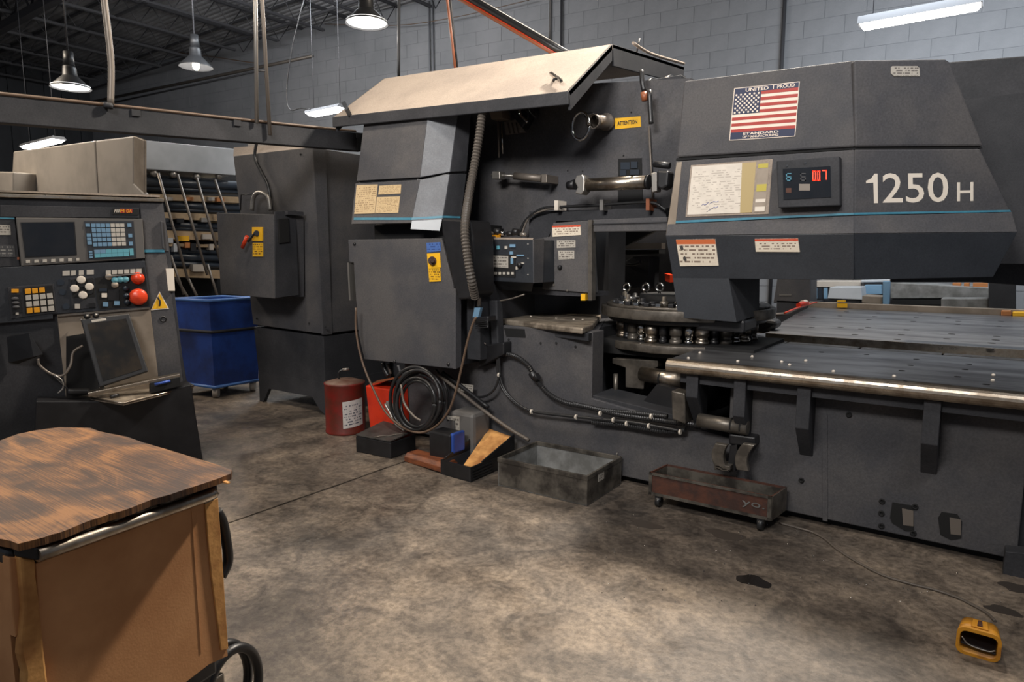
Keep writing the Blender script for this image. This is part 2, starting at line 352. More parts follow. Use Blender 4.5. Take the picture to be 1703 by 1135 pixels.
def text(s, c00, c10, c01, off, mat, parent, name='lettering', bold=0.0, depth=.002):
    """writing as flat raised letters: c00 lower left, c10 lower right, c01 upper left corner of the line"""
    cu = bpy.data.curves.new('t', 'FONT'); cu.body = s; cu.offset = bold; cu.resolution_u = 3; o = bpy.data.objects.new('t', cu); C.objects.link(o)
    dg = bpy.context.evaluated_depsgraph_get(); dg.update(); me = bpy.data.meshes.new_from_object(o.evaluated_get(dg)); bpy.data.objects.remove(o)
    x0 = min(v.co.x for v in me.vertices); x1 = max(v.co.x for v in me.vertices); y0 = min(v.co.y for v in me.vertices); y1 = max(v.co.y for v in me.vertices)
    U = V(c10)-V(c00); W = V(c01)-V(c00); n = U.cross(W).normalized(); org = wloc(parent)
    for v in me.vertices: v.co = V(c00) + U*((v.co.x-x0)/(x1-x0)) + W*((v.co.y-y0)/(y1-y0)) + n*off - org
    for f_ in me.polygons: f_.use_smooth = False
    bm = bmesh.new(); bm.from_mesh(me); bmesh.ops.dissolve_limit(bm, angle_limit=.02, verts=bm.verts, edges=bm.edges)
    g = bmesh.ops.extrude_face_region(bm, geom=bm.faces[:]); bmesh.ops.translate(bm, vec=n*depth, verts=[e for e in g['geom'] if isinstance(e, bmesh.types.BMVert)])
    bmesh.ops.recalc_face_normals(bm, faces=bm.faces); bm.to_mesh(me); bm.free(); me.materials.clear(); me.materials.append(mat)
    o = bpy.data.objects.new(name, me); C.objects.link(o); o.parent = parent; return o
def tpx(s, pl, x0, y0, x1, y1, x2, y2, off, mat, parent, **k): return text(s, pl.at(x0, y0, off), pl.at(x1, y1, off), pl.at(x2, y2, off), .0005, mat, parent, **k)
# ================================================================ THE SETTING
base = MB().box((-24, -4, -.08), (4.5, 14, -.03)).build('floor', M('joint sealant', (28, 25, 23), .8)); struct(base)
def slab(x0, x1, wob):
    ys = [-4+.35*i for i in range(52)]
    A = []
    for y in ys: A.append((x1 + (wob*random.uniform(-1, 1)), y, 0))
    B = [(x0 + (wob*random.uniform(-1, 1) if x0 > -20 else 0), y, 0) for y in reversed(ys)]
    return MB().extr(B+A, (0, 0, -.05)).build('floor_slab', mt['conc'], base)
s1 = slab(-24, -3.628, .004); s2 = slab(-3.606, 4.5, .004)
W = Pl((-11.42, 10.98, 0), (math.cos(math.radians(6.8)), math.sin(math.radians(6.8)), 0))
wall = struct(MB().lb(W, -12.6, 0, 16.2, 7.05, -.3, -.006).build('wall_back', mt['wallm']))
BW, BH = .6, .27; bmesh0 = None; rest = MB(); cnt = 0
for r in range(26):
    for c in range(-21, 26):
        a = c*BW + (BW/2 if r % 2 else 0); z = r*BH
        if a+BW > 16: continue
        a1, z1 = a+BW-.007, min(z+BH-.007, 7.04)
        if a >= 3 and z > 2.6 and a < 13.6 and cnt < 300 and r < 25:
            if bmesh0 is None:
                q = MB().lb(W, a, z, a1, z1, -.004, .0); o = q.build('block', mt['wall'], wall); bmesh0 = (o, a, z); cnt += 1; continue
            o = bmesh0[0].copy(); C.objects.link(o); o.parent = wall
            o.location = bmesh0[0].location + W.u*(a-bmesh0[1]) + V((0, 0, z-bmesh0[2])) + W.n*random.uniform(-.0015, .0015); cnt += 1
        else: rest.lb(W, a, z, a1, z1, -.004, random.uniform(-.0015, .0015))
o = rest.build('block_field', mt['wall'], wall); o['kind'] = 'stuff'
# conduit run along the back wall and the vertical pipes
def pipe(name, pts, r, m, parent, n=8, sub=1): return MB().tube(pts, r, n, sub).build(name, m, parent)
pipe('conduit', [W.at(150, 170, .05), W.at(425, 113, .05), W.at(520, 93, .05)], .035, mt['alurod'], wall)
pipe('conduit', [W.at(150, 179, .05), W.at(425, 119, .05)], .02, mt['joist'], wall)
for x, m, r in ((916, 'joist', .022), (935, 'joist', .022), (1303, 'joist', .03), (716, 'wallm', .02), (722, 'wallm', .02)):
    pipe('riser_pipe', [W.pt(W.ab(W.at(x, 60))[0], 7.0, .05), W.pt(W.ab(W.at(x, 60))[0], 0.4, .05)], r, mt[m], wall)
wl = struct(MB().box((-23.2, -4, 0), (-23, 9.7, 7.05)).build('wall_left', mt['wallk']))
q = MB()
for i in range(30): q.box((-23, -3.8+i*.45, 0), (-22.95, -3.62+i*.45, 7))
o = q.build('cladding_rib', mt['wallk'], wl); o['kind'] = 'stuff'
# ceiling: corrugated deck, joists towards the wall, bridging across
ceil = struct(MB().box((-24, -2, 7.12), (4.5, 14, 7.16)).build('ceiling', mt['deck']))
q = MB()
for i in range(104): y = -1.8+i*.15; q.extr([(-24, y, 7.12), (-24, y+.02, 7.07), (-24, y+.075, 7.07), (-24, y+.095, 7.12)], (28, 0, 0))
o = q.build('deck_rib', mt['deck'], ceil); o['kind'] = 'stuff'
def joist(x, zt=7.05, d=.5):
    q = MB(); y0, y1 = -1.5, W.o.y + (x-W.o.x)*math.tan(math.radians(6.8)) - .05
    for s in (-.035, .02): q.box((x+s, y0, zt-.05), (x+s+.015, y1, zt)); q.box((x+s, y0, zt-d), (x+s+.015, y1-.7, zt-d+.05))
    n = int((y1-y0)/.62)
    for i in range(n):
        a = y0+i*.62; q.tube([(x, a, zt-.03), (x, a+.31, zt-d+.03), (x, a+.62, zt-.03)], .012, 5, 1)
    return q.build('roof_joist', mt['joist'], ceil)
for i in range(19): joist(-22.6+i*1.45)
for y in (1.0, 4.0, 7.0, 9.4):
    for z in (6.58, 7.0): MB().box((-24, y, z), (4, y+.05, z+.04)).build('bridging_bar', mt['joist'], ceil)
q = MB().box((-24, 5.6, 6.35), (4, 5.75, 6.5)).box((-24, 5.6, 6.95), (4, 5.75, 7.05))
for i in range(32): q.tube([(-24+i*.9, 5.67, 6.45), (-23.55+i*.9, 5.67, 7.0), (-23.1+i*.9, 5.67, 6.45)], .025, 5, 1)
q.build('roof_girder', mt['joist'], ceil)
# ---------------------------------------------------------------- lamps
def pendant(px, py, depth, wpx, lab_, lit, cord=True):
    c = EYE + ray(px, py)*depth; r = wpx/2*depth/F
    t = thing('pendant_lamp', lab_, 'lamp', c, 'pendant lamps')
    MB().lathe(c+V((0, 0, r*1.15)), (0, 0, -1), [(0, r*.3), (r*.1, r*.33), (r*.5, r*.36), (r*.55, r*.42), (r*1.1, r*.98), (r*1.15, r), (r*1.14, r*.96), (r*.6, r*.38)], 24).build('lamp_shade', mt['lshade'], t)
    MB().cyl(c+V((0, 0, r*1.15)), c+V((0, 0, r*1.9)), r*.28, r*.24, 14).build('housing', mt['lshade'], t)
    if lit == 1: MB().ball(c+V((0, 0, r*.12)), r*.22, 12, (1, 1, 1.4)).build('bulb', mt['bulb'], t)
    else: MB().cyl(c+V((0, 0, .02)), c+V((0, 0, .035)), r*.94, r*.94, 24).build('diffuser', mt['lamp2'], t)
    pl_ = bpy.data.lights.new('lamp_glow', 'POINT'); pl_.energy = 80; pl_.shadow_soft_size = .1; pl_.color = (1, .93, .84); po = bpy.data.objects.new('lamp_glow', pl_); C.objects.link(po); po.parent = t; po.location = (0, 0, -.12)
    if cord: MB().tube([c+V((0, 0, r*1.9)), V((c.x, c.y, 6.6))], .012, 6, 1).build('cord', mt['joist'], t)
    return t
pendant(326, 112, 11.5, 54, 'dark bell pendant lamp with a bare glowing bulb before the block wall', 1)
pendant(118, 147, 9.5, 61, 'dark bell pendant lamp with white diffuser at the far left under the joists', 0)
pendant(610, 40, 8.5, 72, 'large pendant lamp cut by the roof edge above the tan machine lid', 0)
def tubelight(p0, p1, dep, lab_, wd=.16, hang=True):
    a = V(p0); b = V(p1); m = (a+b)/2; d = (b-a).normalized(); s = d.cross(ZZ).normalized()
    t = thing('strip_light', lab_, 'light', m, 'hanging strip lights')
    prof = lambda p, k: [p+s*(-wd/2*k)+ZZ*.0, p+s*(wd/2*k), p+s*(wd/2*k*.7)+ZZ*dep, p+s*(-wd/2*k*.7)+ZZ*dep]
    q = MB(); q.loft(prof(a, 1), prof(b, 1)); q.build('fixture_body', mt['wallm'] if wd > .2 else mt['dark'], t)
    q = MB(); k = .86; lo = -.045
    q.loft([a+d*.02+s*(-wd/2*k)-ZZ*.001, a+d*.02+s*(wd/2*k)-ZZ*.001, a+d*.05+s*(wd/2*k*.6)+ZZ*lo, a+d*.05+s*(-wd/2*k*.6)+ZZ*lo],
           [b-d*.02+s*(-wd/2*k)-ZZ*.001, b-d*.02+s*(wd/2*k)-ZZ*.001, b-d*.05+s*(wd/2*k*.6)+ZZ*lo, b-d*.05+s*(-wd/2*k*.6)+ZZ*lo]); q.build('lit_diffuser', mt['lamp'], t)
    if hang:
        for k in (.12, .9):
            p = a.lerp(b, k)+ZZ*dep; MB().tube([p, V((p.x, p.y, 6.6))], .006, 5, 1).build('hanging_wire', mt['joist'], t)
    return t
L1 = PY(9.0)
pa = L1.at(1428, 44); pb = L1.at(1634, 16); pb.z = pa.z
tubelight(pa, pb, .09, 'bright strip light hanging above the right end of the press', .22)
P2 = PY(7.6); pa = P2.at(516, 190); pb = P2.at(572, 182); pb.z = pa.z
tubelight(pa, pb, .05, 'lit strip light beyond the left tip of the tan lid', .28)
P2 = PY(4.9); pa = P2.at(44, 245); pb = P2.at(98, 236); pb.z = pa.z
tubelight(pa, pb, .05, 'lit strip light above the cream machine at the left', .25)
# cables coming down from the roof
def drop(px, y0, y1, Y, r, m, lab_, x1=None, top=6.9):
    p = PY(Y); b = p.at(x1 if x1 else px, y1); a = p.at(px, y0); d = (a-b); k = (top-b.z)/d.z; a = b+d*k
    return tag(MB().tube([a, b.lerp(a, .5)+V((.01, 0, 0)), b], r, 8, 5).build('hanging_cable', m, root=b), lab_, 'cable', 'cables hanging from the roof')
drop(663, 0, 150, 5.3, .016, mt['rubber'], 'straight black cable dropping behind the left part of the tan lid')
drop(743, 0, 130, 5.4, .014, mt['orange'], 'orange brown cable dropping behind the tan lid', 759)
drop(748, 0, 129, 5.45, .012, mt['rubber'], 'black cable running down close beside the orange brown one', 762)
drop(914, 0, 96, 6.2, .012, mt['rubber'], 'thin black wire dropping beside the slanting cable bundle')
def slant(m, r, dx, lab_):
    P = PY(5.6); a = P.at(775+dx, 0); b = P.at(929+dx, 93); t = (6.9-b.z)/(a.z-b.z); a2 = b+(a-b)*t
    return tag(MB().tube([a2, b.lerp(a2, .5)-V((0, 0, .04)), b], r, 8, 8).build('slanting_cable', m, root=b), lab_, 'cable', 'slanting cable bundle')
slant(mt['orange'], .018, -2, 'orange cable, lowest of the bundle slanting down to the tan lid')
slant(mt['but'], .012, 3, 'thin red cable within the slanting bundle')
slant(mt['rubber'], .03, 16, 'thick black cable of the slanting bundle')
slant(mt['alurod'], .012, 9, 'thin grey cable of the slanting bundle')
slant(mt['rubber'], .022, 25, 'uppermost black cable of the slanting bundle')
# ================================================================ OVERHEAD BEAM at the left
A = EYE + ray(-40, 155)*4.05; B = EYE + ray(604, 222)*6.3
bd = (B-A).normalized(); bn = bd.cross(ZZ).normalized()
t = thing('overhead_beam', 'long grey steel channel beam hanging across the top left', 'beam', (A+B)/2, None)
def beamseg(a, b, h, w, nm, m, **k):
    q = MB(); q.loft([a, a-ZZ*h, a-ZZ*h-bn*w, a-bn*w], [b, b-ZZ*h, b-ZZ*h-bn*w, b-bn*w]); return q.build(nm, m, t, **k)
beamseg(A, B, .165, .09, 'beam', mt['dark'], bev=.006)
beamseg(B-bd*.02, B+bd*1.2-ZZ*.02, .125, .07, 'beam_extension', mt['paint2'])  # paler paint stands in for the bluish light on this stretch
beamseg(B-bd*.08+bn*.012, B-bd*.0+bn*.012, .16, .11, 'splice_plate', mt['black'])
MB().tube([A+ZZ*.012+bn*.0, A.lerp(B, .3)+ZZ*.014, A.lerp(B, .62)+ZZ*.01, A.lerp(B, .97)+ZZ*.012], .013, 6, 6).build('cable_on_top', mt['brncab'], t)
for f in (.30, .56, .97):
    p = A.lerp(B, f); q = MB(); q.loft([p+bn*.012-ZZ*.0, p+bn*.012-ZZ*.045, p-ZZ*.045, p], [p+bn*.012+bd*.06, p+bn*.012+bd*.06-ZZ*.045, p+bd*.06-ZZ*.045, p+bd*.06]); q.build('clip', mt['dark'], t)
BP = Pl(A+bn*.03, bd)
def rod(x0, x1, y1, r, m, pts=None):
    b = BP.at(x1, y1); a = BP.at(x0, 0); k = (6.9-b.z)/(a.z-b.z)
    P_ = [b, a, b+(a-b)*k]
    return MB().tube(P_, r, 8, 1).build('hanger_rod', m, t)
rod(425, 427, 205, .016, mt['alu']); rod(436, 449, 225, .016, mt['alurod'])
MB().tube([BP.at(184, 175), BP.at(185, 110), BP.at(180, 55), BP.at(174, 5), BP.at(170, -50), BP.at(169, -130)], .021, 8, 6).build('hanger_conduit', mt['alurod'], t)
MB().tube([BP.at(188, 172), BP.at(188, 90)], .009, 6, 1).build('hanger_rod', mt['joist'], t)
MB().cyl(BP.at(180, 172), BP.at(180, 180), .03, .03, 10).build('rod_foot', mt['dark'], t)
MB().cyl(BP.at(427, 118), BP.at(443, 118), .008, .008, 6).build('rod_tie', mt['joist'], t)
def wire(pl, px, r, m, lab_, name='wire', cat='cable', group=None, d=0):
    return tag(MB().tube([pl.at(x, y, d) for x, y in px], r, 6, 6).build(name, m), lab_, cat, group)
wire(PY(7.0), [(505, 0), (486, 80), (477, 150), (482, 182), (500, 180), (516, 182)], .009, mt['rubber'], 'black cord looping down to the strip light beyond the lid')
wire(W, [(232, 90), (300, 88), (425, 105)], .012, mt['brncab'], 'thin brown cable sagging along the block wall', d=.3)
wire(W, [(540, 40), (660, 42), (760, 28), (880, 0)], .008, mt['brncab'], 'thin pale wire crossing the block wall above the lid', d=.3)
# ================================================================ BACKGROUND MACHINES at the left
P = PY(4.1)
t = thing('cream_machine', 'big cream clad machine with slanted top beyond the control console', 'machine', (-11.5, 4.3, 0))
MB().pr(P, [(22, 252), (157, 234), (163, 330), (18, 330)], 0, -.06).build('side_panel', mt['cream'], t, bev=.02)
MB().pr(P, [(158.5, 234), (222, 226), (222, 305), (240, 322), (240, 340), (164.5, 340)], 0, -.06).build('side_panel', mt['cream'], t, bev=.02)
MB().pr(P, [(222, 226), (240, 233), (240, 322), (222, 305)], .01, -.02).build('corner_panel', mt['beige'], t, bev=.01)
MB().box((-14, 4.2, 1.9), (-9.75, 4.55, 2.95)).build('upper_body', mt['cream'], t)
MB().box((-14, 4.14, 0), (-9.4, 4.5, 1.9)).build('lower_body', mt['dark'], t)
MB().pr(P, [(-120, 283), (21, 286), (21, 325), (-120, 325)], .3, -.6).build('front_step', mt['cream'], t, bev=.02)
t = thing('tool_rack', 'tall dark rack of tubes and tan shelves with slanting rails behind the blue bin', 'rack', (-9.9, 6.2, 0))
R = PX(-9.6)
MB().box((-10.45, 4.6, 0), (-10.3, 8.6, 3.0)).build('back_panel', mt['hole'], t)
MB().pr(R, [(238, 233), (392, 248), (392, 292), (240, 281)], .1, -.6).build('header_panel', mt['lgrey'], t, bev=.01)
for i, (y0, h) in enumerate(((322, 10), (352, 11), (382, 14), (403, 5), (445, 14))):
    MB().pr(R, [(240, y0), (404, y0+6), (404, y0+6+h), (240, y0+h)], .02+.02*(i % 2), -.7).build('shelf_board', mt['shelf'], t)
for y0, r in ((303, .075), (313, .04), (340, .06), (347, .035), (372, .055), (378, .04), (414, .05), (425, .06), (437, .05)):
    MB().cyl(R.at(236, y0, -.05), R.at(404, y0+7, -.05), r, r, 12).build('cross_tube', mt['duct'], t)
for x, y in ((256, 288), (288, 290), (327, 294), (364, 293)):
    MB().ball(R.at(x, y, .02), .055, 12).build('lamp_head', mt['alu'], t)
for (x0, y0, x1, y1) in ((263, 288, 312, 464), (295, 290, 345, 458), (327, 296, 368, 440), (357, 299, 392, 400), (284, 425, 306, 490), (312, 462, 327, 492), (345, 440, 362, 494), (292, 462, 312, 494)):
    MB().tube([R.at(x0, y0, .22), R.at(x1, y1, .34)], .02, 6, 1).build('slanting_rail', mt['alurod'], t)
SL = ['small yellow part lying on the rack shelf just above the blue bin, left half', 'small brown block just under the yellow part on the rack', 'cream part right of the yellow part on the lower rack shelf', 'narrow pale grey upright part left of the brown block on the rack',
 'black upright part between two rails of the rack, right of the brown block', 'small cream upright part, rightmost on the lower rack shelf', 'pale grey part at the left end of the lower rack shelf', 'small cream part leftmost on the top rack shelf', 'brown part second from left on the top rack shelf',
 'cream part third from left on the top rack shelf', 'dark blue part at the left end of the middle rack shelf', 'small black part in the left half of the middle rack shelf', 'metal part in the right half of the middle rack shelf', 'brown part at the right end of the top rack shelf', 'large cream part on the bottom rack shelf over the blue bin']
for k, (x, y, wd, h, m) in enumerate(((306, 397, 18, 9, 'yellow'), (312, 408, 8, 9, 'brown'), (345, 394, 16, 8, 'cream'), (292, 412, 6, 14, 'lgrey'), (322, 411, 9, 12, 'black'), (352, 411, 7, 10, 'cream'), (283, 400, 10, 8, 'lgrey'), (283, 331, 9, 6, 'cream'), (316, 331, 12, 6, 'brown'), (352, 331, 10, 6, 'cream'), (276, 366, 10, 6, 'duct'), (300, 367, 12, 7, 'black'), (342, 366, 14, 7, 'alu'), (367, 332, 12, 7, 'brown'), (332, 446, 22, 12, 'cream'))):
    tag(MB().rect(R, x-wd/2, y-h/2, x+wd/2, y+h/2, .06+.002*k, -.08).build('stored_part', mt[m]), SL[k], 'part', 'parts stored on the rack')
# ---------------------------------------------------------------- blue bin on casters
t = thing('bin_truck', 'square blue plastic bin truck on casters beside the tall cabinet', 'bin', (-7.5, 4.6, 0))
a0 = PZ(.14).at(357, 643); b0 = PZ(.14).at(303, 636); c0 = PZ(.14).at(430, 631)
def up(p, x, y): 
    r = ray(x, y); h = V((p.x, p.y)).length; return EYE + r*(h/V((r.x, r.y)).length)
def toppt(p, y):
    r0 = math.hypot(p.x, p.y); d = FW.dot(V((p.x, p.y, 1.0))-EYE); 
    px_ = 851.5+F*RT.dot(p-EYE)/d; r = ray(px_, y); return V((p.x, p.y, 1.6+r.z*r0/math.hypot(r.x, r.y)))
zt = toppt(a0, 502).z
ctr = (b0+c0)/2; out = lambda p, k: V((ctr.x+(p.x-ctr.x)*k, ctr.y+(p.y-ctr.y)*k, 0))
def binring(z, k):
    A_, B_, C_ = out(a0, k), out(b0, k), out(c0, k); D_ = B_+C_-A_
    return [V((p.x, p.y, z)) for p in (B_, A_, C_, D_)]
for nm, z0, z1, k0, k1 in (('lower_shell', .14, .14+(zt-.14)*.63, 1, 1.04), ('upper_shell', .14+(zt-.14)*.66, zt, 1.05, 1.08)):
    q = MB(); o0, o1, i0, i1 = binring(z0, k0), binring(z1, k1), binring(z0+.02, k0-.06), binring(z1, k1-.06)
    for j in range(4):
        k = (j+1) % 4; n = q.add([o0[j], o0[k], o1[k], o1[j], i0[j], i0[k], i1[k], i1[j]])
        q.face((n, n+1, n+2, n+3)); q.face((n+4, n+7, n+6, n+5)); q.face((n+3, n+2, n+6, n+7)); q.face((n, n+4, n+5, n+1))
    q.build(nm, mt['blue'], t)
q = MB(); q.extr(binring(.16, .97), (0, 0, .02)); q.build('bin_floor', mt['blue'], t)
for z, k, m, nm in ((.14+(zt-.14)*.645, 1.07, mt['dark'], 'band'), (zt+.012, 1.11, mt['bluel'], 'rim'), (.13, 1.03, mt['bluel'], 'base_rail')):
    rg = binring(z, k); MB().tube(rg+[rg[0]], .018, 6, 1).build(nm, m, t)
for p in binring(.12, .84):
    q = MB().cyl(p+V((-.02, -.02, -.06)), p+V((.02, .02, -.06)), .058, .058, 16); w_ = q.build('caster_wheel', mt['cream'], t)
    MB().box(p+V((-.03, -.03, -.02)), p+V((.03, .03, .02))).build('caster_fork', mt['alurod'], t)
# ================================================================ TALL ELECTRICAL CABINET
t = thing('electrical_cabinet', 'tall grey electrical cabinet on flared legs behind the control boxes', 'cabinet', (-5.9, 4.5, 0))
P = PY(4.18)
MB().pr(P, [(388, 260), (520, 245), (537, 556), (421, 540)], 0, -.9).build('upper_body', mt['paint'], t, bev=.006)
MB().loft([P.at(388, 260), P.at(520, 245), P.at(520, 245, -.9), P.at(388, 260, -.9)], [P.at(389, 250, -.12)+V((0, 0, .03)), P.at(503, 238, -.12), P.at(503, 238, -.8), P.at(389, 250, -.8)+V((0, 0, .03))]).build('sloped_top', mt['tan'], t)
MB().pr(P, [(422, 544), (538, 560), (541, 640), (430, 620)], -.015, -.9).build('plinth', mt['dark'], t, bev=.004)
MB().pr(P, [(430, 618), (540.5, 638), (541, 690), (532, 682), (519, 660), (447, 647), (437, 671), (432, 670)], -.01, -.05).build('front_skirt', mt['dark'], t)
MB().box((-5.37, 4.2, 0), (-5.32, 5.08, .34)).build('side_skirt', mt['dark'], t)
S_ = PX(-5.33)
MB().pr(S_, [(520.5, 248), (541, 246), (553, 556), (538, 557)], .012, -.02).build('corner_strip', mt['paint'], t)
MB().pr(P, [(412, 250), (517, 238), (517, 222), (412, 232)], -.25, -.6).build('top_duct', mt['cream'], t)
for x, y in ((500, 257), (514, 538), (427, 530), (424, 546), (541, 545)): MB().cyl(P.at(x, y, 0), P.at(x, y, .008), .010, .010, 8).build('screw', mt['hole'], t)
# neighbour cabinet and side of it
t2 = thing('rear_cabinet', 'narrow dark grey cabinet standing between the tall cabinet and the press', 'cabinet', (-5.5, 5.6, 0))
MB().box((-5.9, 5.2, 0), (-4.95, 6.0, 2.5)).build('body', mt['dark'], t2, bev=.006)
MB().box((-5.6, 4.98, 1.15), (-5.15, 5.1, 2.6)).build('door', mt['paint'], t2, bev=.004)
Q5 = PY(4.95)
MB().rect(Q5, 563, 268, 596, 292, .1, 0).build('terminal_box', mt['black'], t2)
MB().cyl(Q5.at(566, 323), Q5.at(596, 321), .012, .012, 8).build('copper_pipe', mt['orange'], t2)
# control box on the cabinet
t = thing('switch_box', 'grey switch box with red disconnect handle mounted on the tall cabinet', 'control box', (-5.9, 3.98, 1.0))
B_ = PY(3.82)
MB().pr(B_, [(360, 354), (455, 357), (457, 497), (367, 489)], 0, -.34).build('box', mt['paint'], t, bev=.005)
MB().pr(PX(B_.at(456, 400).x), [(457, 352), (492, 350), (497, 491), (458, 496)], .012, 0).build('side_door', mt['dark'], t, bev=.003)
MB().pr(PX(B_.at(456, 400).x), [(463, 364), (480, 363), (482, 403), (465, 405)], .03, 0).build('breaker_switch', mt['hole'], t, bev=.004)
MB().box(B_.at(452, 355)+V((0, .12, -.01)), B_.at(458, 352)+V((0.02, .30, .012))).build('top_vent', mt['dark'], t)
MB().rect(B_, 419, 378, 436, 401, .012).build('yellow_plate', mt['yellow'], t); MB().rect(B_, 420, 404, 437, 427, .006).build('yellow_label', mt['yelprt'], t)
q = MB().cyl(B_.at(427, 388), B_.at(427, 388, .03), .03, .025, 14); q.tube([B_.at(425, 386, .03), B_.at(416, 398, .05), B_.at(412, 402, .06)], .012, 8, 4); q.build('rotary_shaft', mt['black'], t)
MB().tube([B_.at(411, 393, .07), B_.at(403, 412, .07)], .018, 10, 1).build('red_handle', mt['but'], t)
MB().tube([P.at(419, 350, .12), P.at(422, 328, .12), P.at(432, 320, .12), P.at(446, 328, .12), P.at(450, 350, .12)], .022, 10, 8).build('conduit_bend', mt['alu'], t)
MB().tube([P.at(427, 235, .05), P.at(424, 262, .05), P.at(434, 285, .05), P.at(446, 310, .05), P.at(452, 350, .05)], .016, 8, 8).build('feed_cable', mt['rubber'], t)
MB().tube([P.at(400, 350, .1), P.at(401, 324, .1), P.at(424, 323, .1)], .006, 6, 1).build('wire_bracket', mt['black'], t)
# ================================================================ THE PUNCH PRESS
T = thing('punch_press', 'huge charcoal turret punch press with raised tan lid and flag sticker', 'machine', (-2.0, 4.6, 0))
P = PY(4.13)
def poly(pts, y0, y1, nm, m, **k): return MB().extr([(x, y0, z) for x, z in pts], (0, y1-y0, 0), [(0, 0)]*len(pts)).build(nm, m, T, **k)
poly([(-4.15, .05), (.215, .05), (.215, .86), (-1.28, .86), (-1.28, .45), (-1.60, .49), (-2.27, .58), (-2.27, 1.06), (-3.08, 1.06), (-3.12, .75), (-4.15, .75)], 4.13, 4.30, 'base_front', mt['paint'], bev=.006)
MB().box((-4.1, 4.3, .05), (.2, 5.7, .44)).build('base_bed', mt['dark'], T)
MB().box((-4.1, 4.3, .44), (-2.42, 5.7, 1.05)).build('base_left_block', mt['dark'], T)
MB().box((-1.22, 4.3, .44), (1.6, 5.7, .79)).build('base_right_block', mt['dark'], T)
MB().box((-2.42, 5.2, .44), (-1.22, 5.7, .86)).build('recess_back', mt['hole'], T)
MB().box((-4.1, 4.2, 0), (1.6, 5.6, .05)).build('sole_plate', mt['hole'], T)
MB().box((.215, 4.20, .05), (1.6, 4.3, .86)).build('base_end_panel', mt['dark'], T)
MB().pr(P, [(1672, 918), (1720, 922), (1720, 990), (1665, 975)], .10, 0).build('levelling_foot', mt['dark'], T, bev=.004)
MB().pr(P, [(1368, 690), (1376, 690), (1376, 868), (1368, 866)], .005).build('weld_seam', mt['paint'], T)
for i, (px, m) in enumerate((([(1484, 836), (1519, 842), (1520, 884), (1506, 884), (1484, 871), (1480, 862)], 0), ([(1566, 852), (1592, 856), (1600, 868), (1599, 896), (1582, 899), (1564, 890), (1560, 862)], 0))):
    MB().pr(P, px, .003).build('access_hole', mt['hole'], T)
    x0 = 1500 if i == 0 else 1579; y0 = 846 if i == 0 else 861
    MB().pr(P, [(x0, y0), (x0+19, y0+4), (x0+19, y0+30), (x0+2, y0+28)], .005, .002).build('hole_bracket', mt['alurod'], T)
for x, y in ((1467, 834), (1466, 854), (1466, 875), (1522, 843), (1519, 887), (1333, 799), (1412, 690)): MB().lathe(P.at(x, y), P.n, [(0, .016), (.008, .016), (.009, .009), (.002, .008)], 12).build('bolt', mt['hole'], T)
for x, y in ((899, 571), (957, 577), (846, 565), (925, 571), (1075, 715)): MB().cyl(P.at(x, y), P.at(x, y, .006), .009, .009, 10).build('bolt', mt['hole'], T)
MB().pr(P, [(838, 546), (872, 548), (874, 562), (842, 560)], .004).build('access_hole', mt['hole'], T)
# --- recess contents
MB().box((-2.42, 4.5, .86), (-1.25, 5.3, .97)).build('lower_turret_bed', mt['hole'], T)
MB().pr(PY(4.16), [(985, 657), (1120, 690), (1120, 708), (985, 670)], .01, -.3).build('recess_sill', mt['dark'], T, bev=.004)
G = PY(4.5)
MB().pr(G, [(1018, 596), (1094, 600), (1094, 611), (1075, 618), (1070, 648), (1040, 645), (1040, 612), (1018, 605)], 0, -.3).build('bearing_block', mt['steeld'], T, bev=.006)
MB().cyl(G.at(1068, 622, .05), G.at(1138, 634, .12), .055, .055, 24).build('drive_shaft', mt['steel'], T)
MB().cyl(G.at(1101, 628, .08), G.at(1104, 629, .083), .06, .06, 24).build('shaft_groove', mt['hole'], T)
MB().cyl(G.at(1024, 622, .05), G.at(1024, 668, .05), .018, .018, 10).build('vertical_rod', mt['steeld'], T)
MB().pr(PY(4.3), [(1092, 640), (1140, 650), (1140, 690), (1060, 680)], 0, -.2).build('shaft_bracket', mt['black'], T)
MB().pr(PY(4.0), [(1116, 650), (1139, 655), (1140, 706), (1118, 698)], 0, -.12).build('cam_block', mt['steeld'], T, bev=.008)
MB().cyl(PY(4.05).at(1162, 699), PY(4.05).at(1244, 713), .045, .045, 24).build('roller_shaft', mt['steeld'], T)
for x in (1216, 1232): MB().cyl(PY(4.05).at(x, 698+(x-1162)*.17), PY(4.05).at(x+2.5, 698.4+(x-1162)*.17), .047, .047, 20).build('shaft_collar', mt['hole'], T)
MB().pr(PY(4.04), [(1212, 722), (1256, 728), (1256, 744), (1212, 740)], 0, -.12).build('clamp_arm', mt['black'], T, bev=.01)
for x0, tlt in ((1192, 0), (1225, 9)):
    q = MB(); K = PY(4.02); A_ = []; B_2 = []
    for j in range(9):
        t_ = j/8; yy = 738+44*t_; bow = -9*math.sin(math.pi*t_*.9+.3)
        A_.append((x0+bow+tlt*(1-t_)*1.4, yy)); B_2.append((x0+20+bow+tlt*(1-t_)*1.4, yy+3))
    q.pr(K, A_+B_2[::-1], .04, 0); q.build('curved_shoe', mt['steeld'], T, bev=.004)
MB().pr(PY(4.04), [(1214, 742), (1226, 740), (1223, 784), (1210, 786)], 0, -.07).build('shoe_web', mt['black'], T)
MB().pr(PY(4.04), [(1188, 774), (1214, 776), (1214, 783), (1188, 782)], .06, -.05).build('shoe_base', mt['steeld'], T, bev=.003)
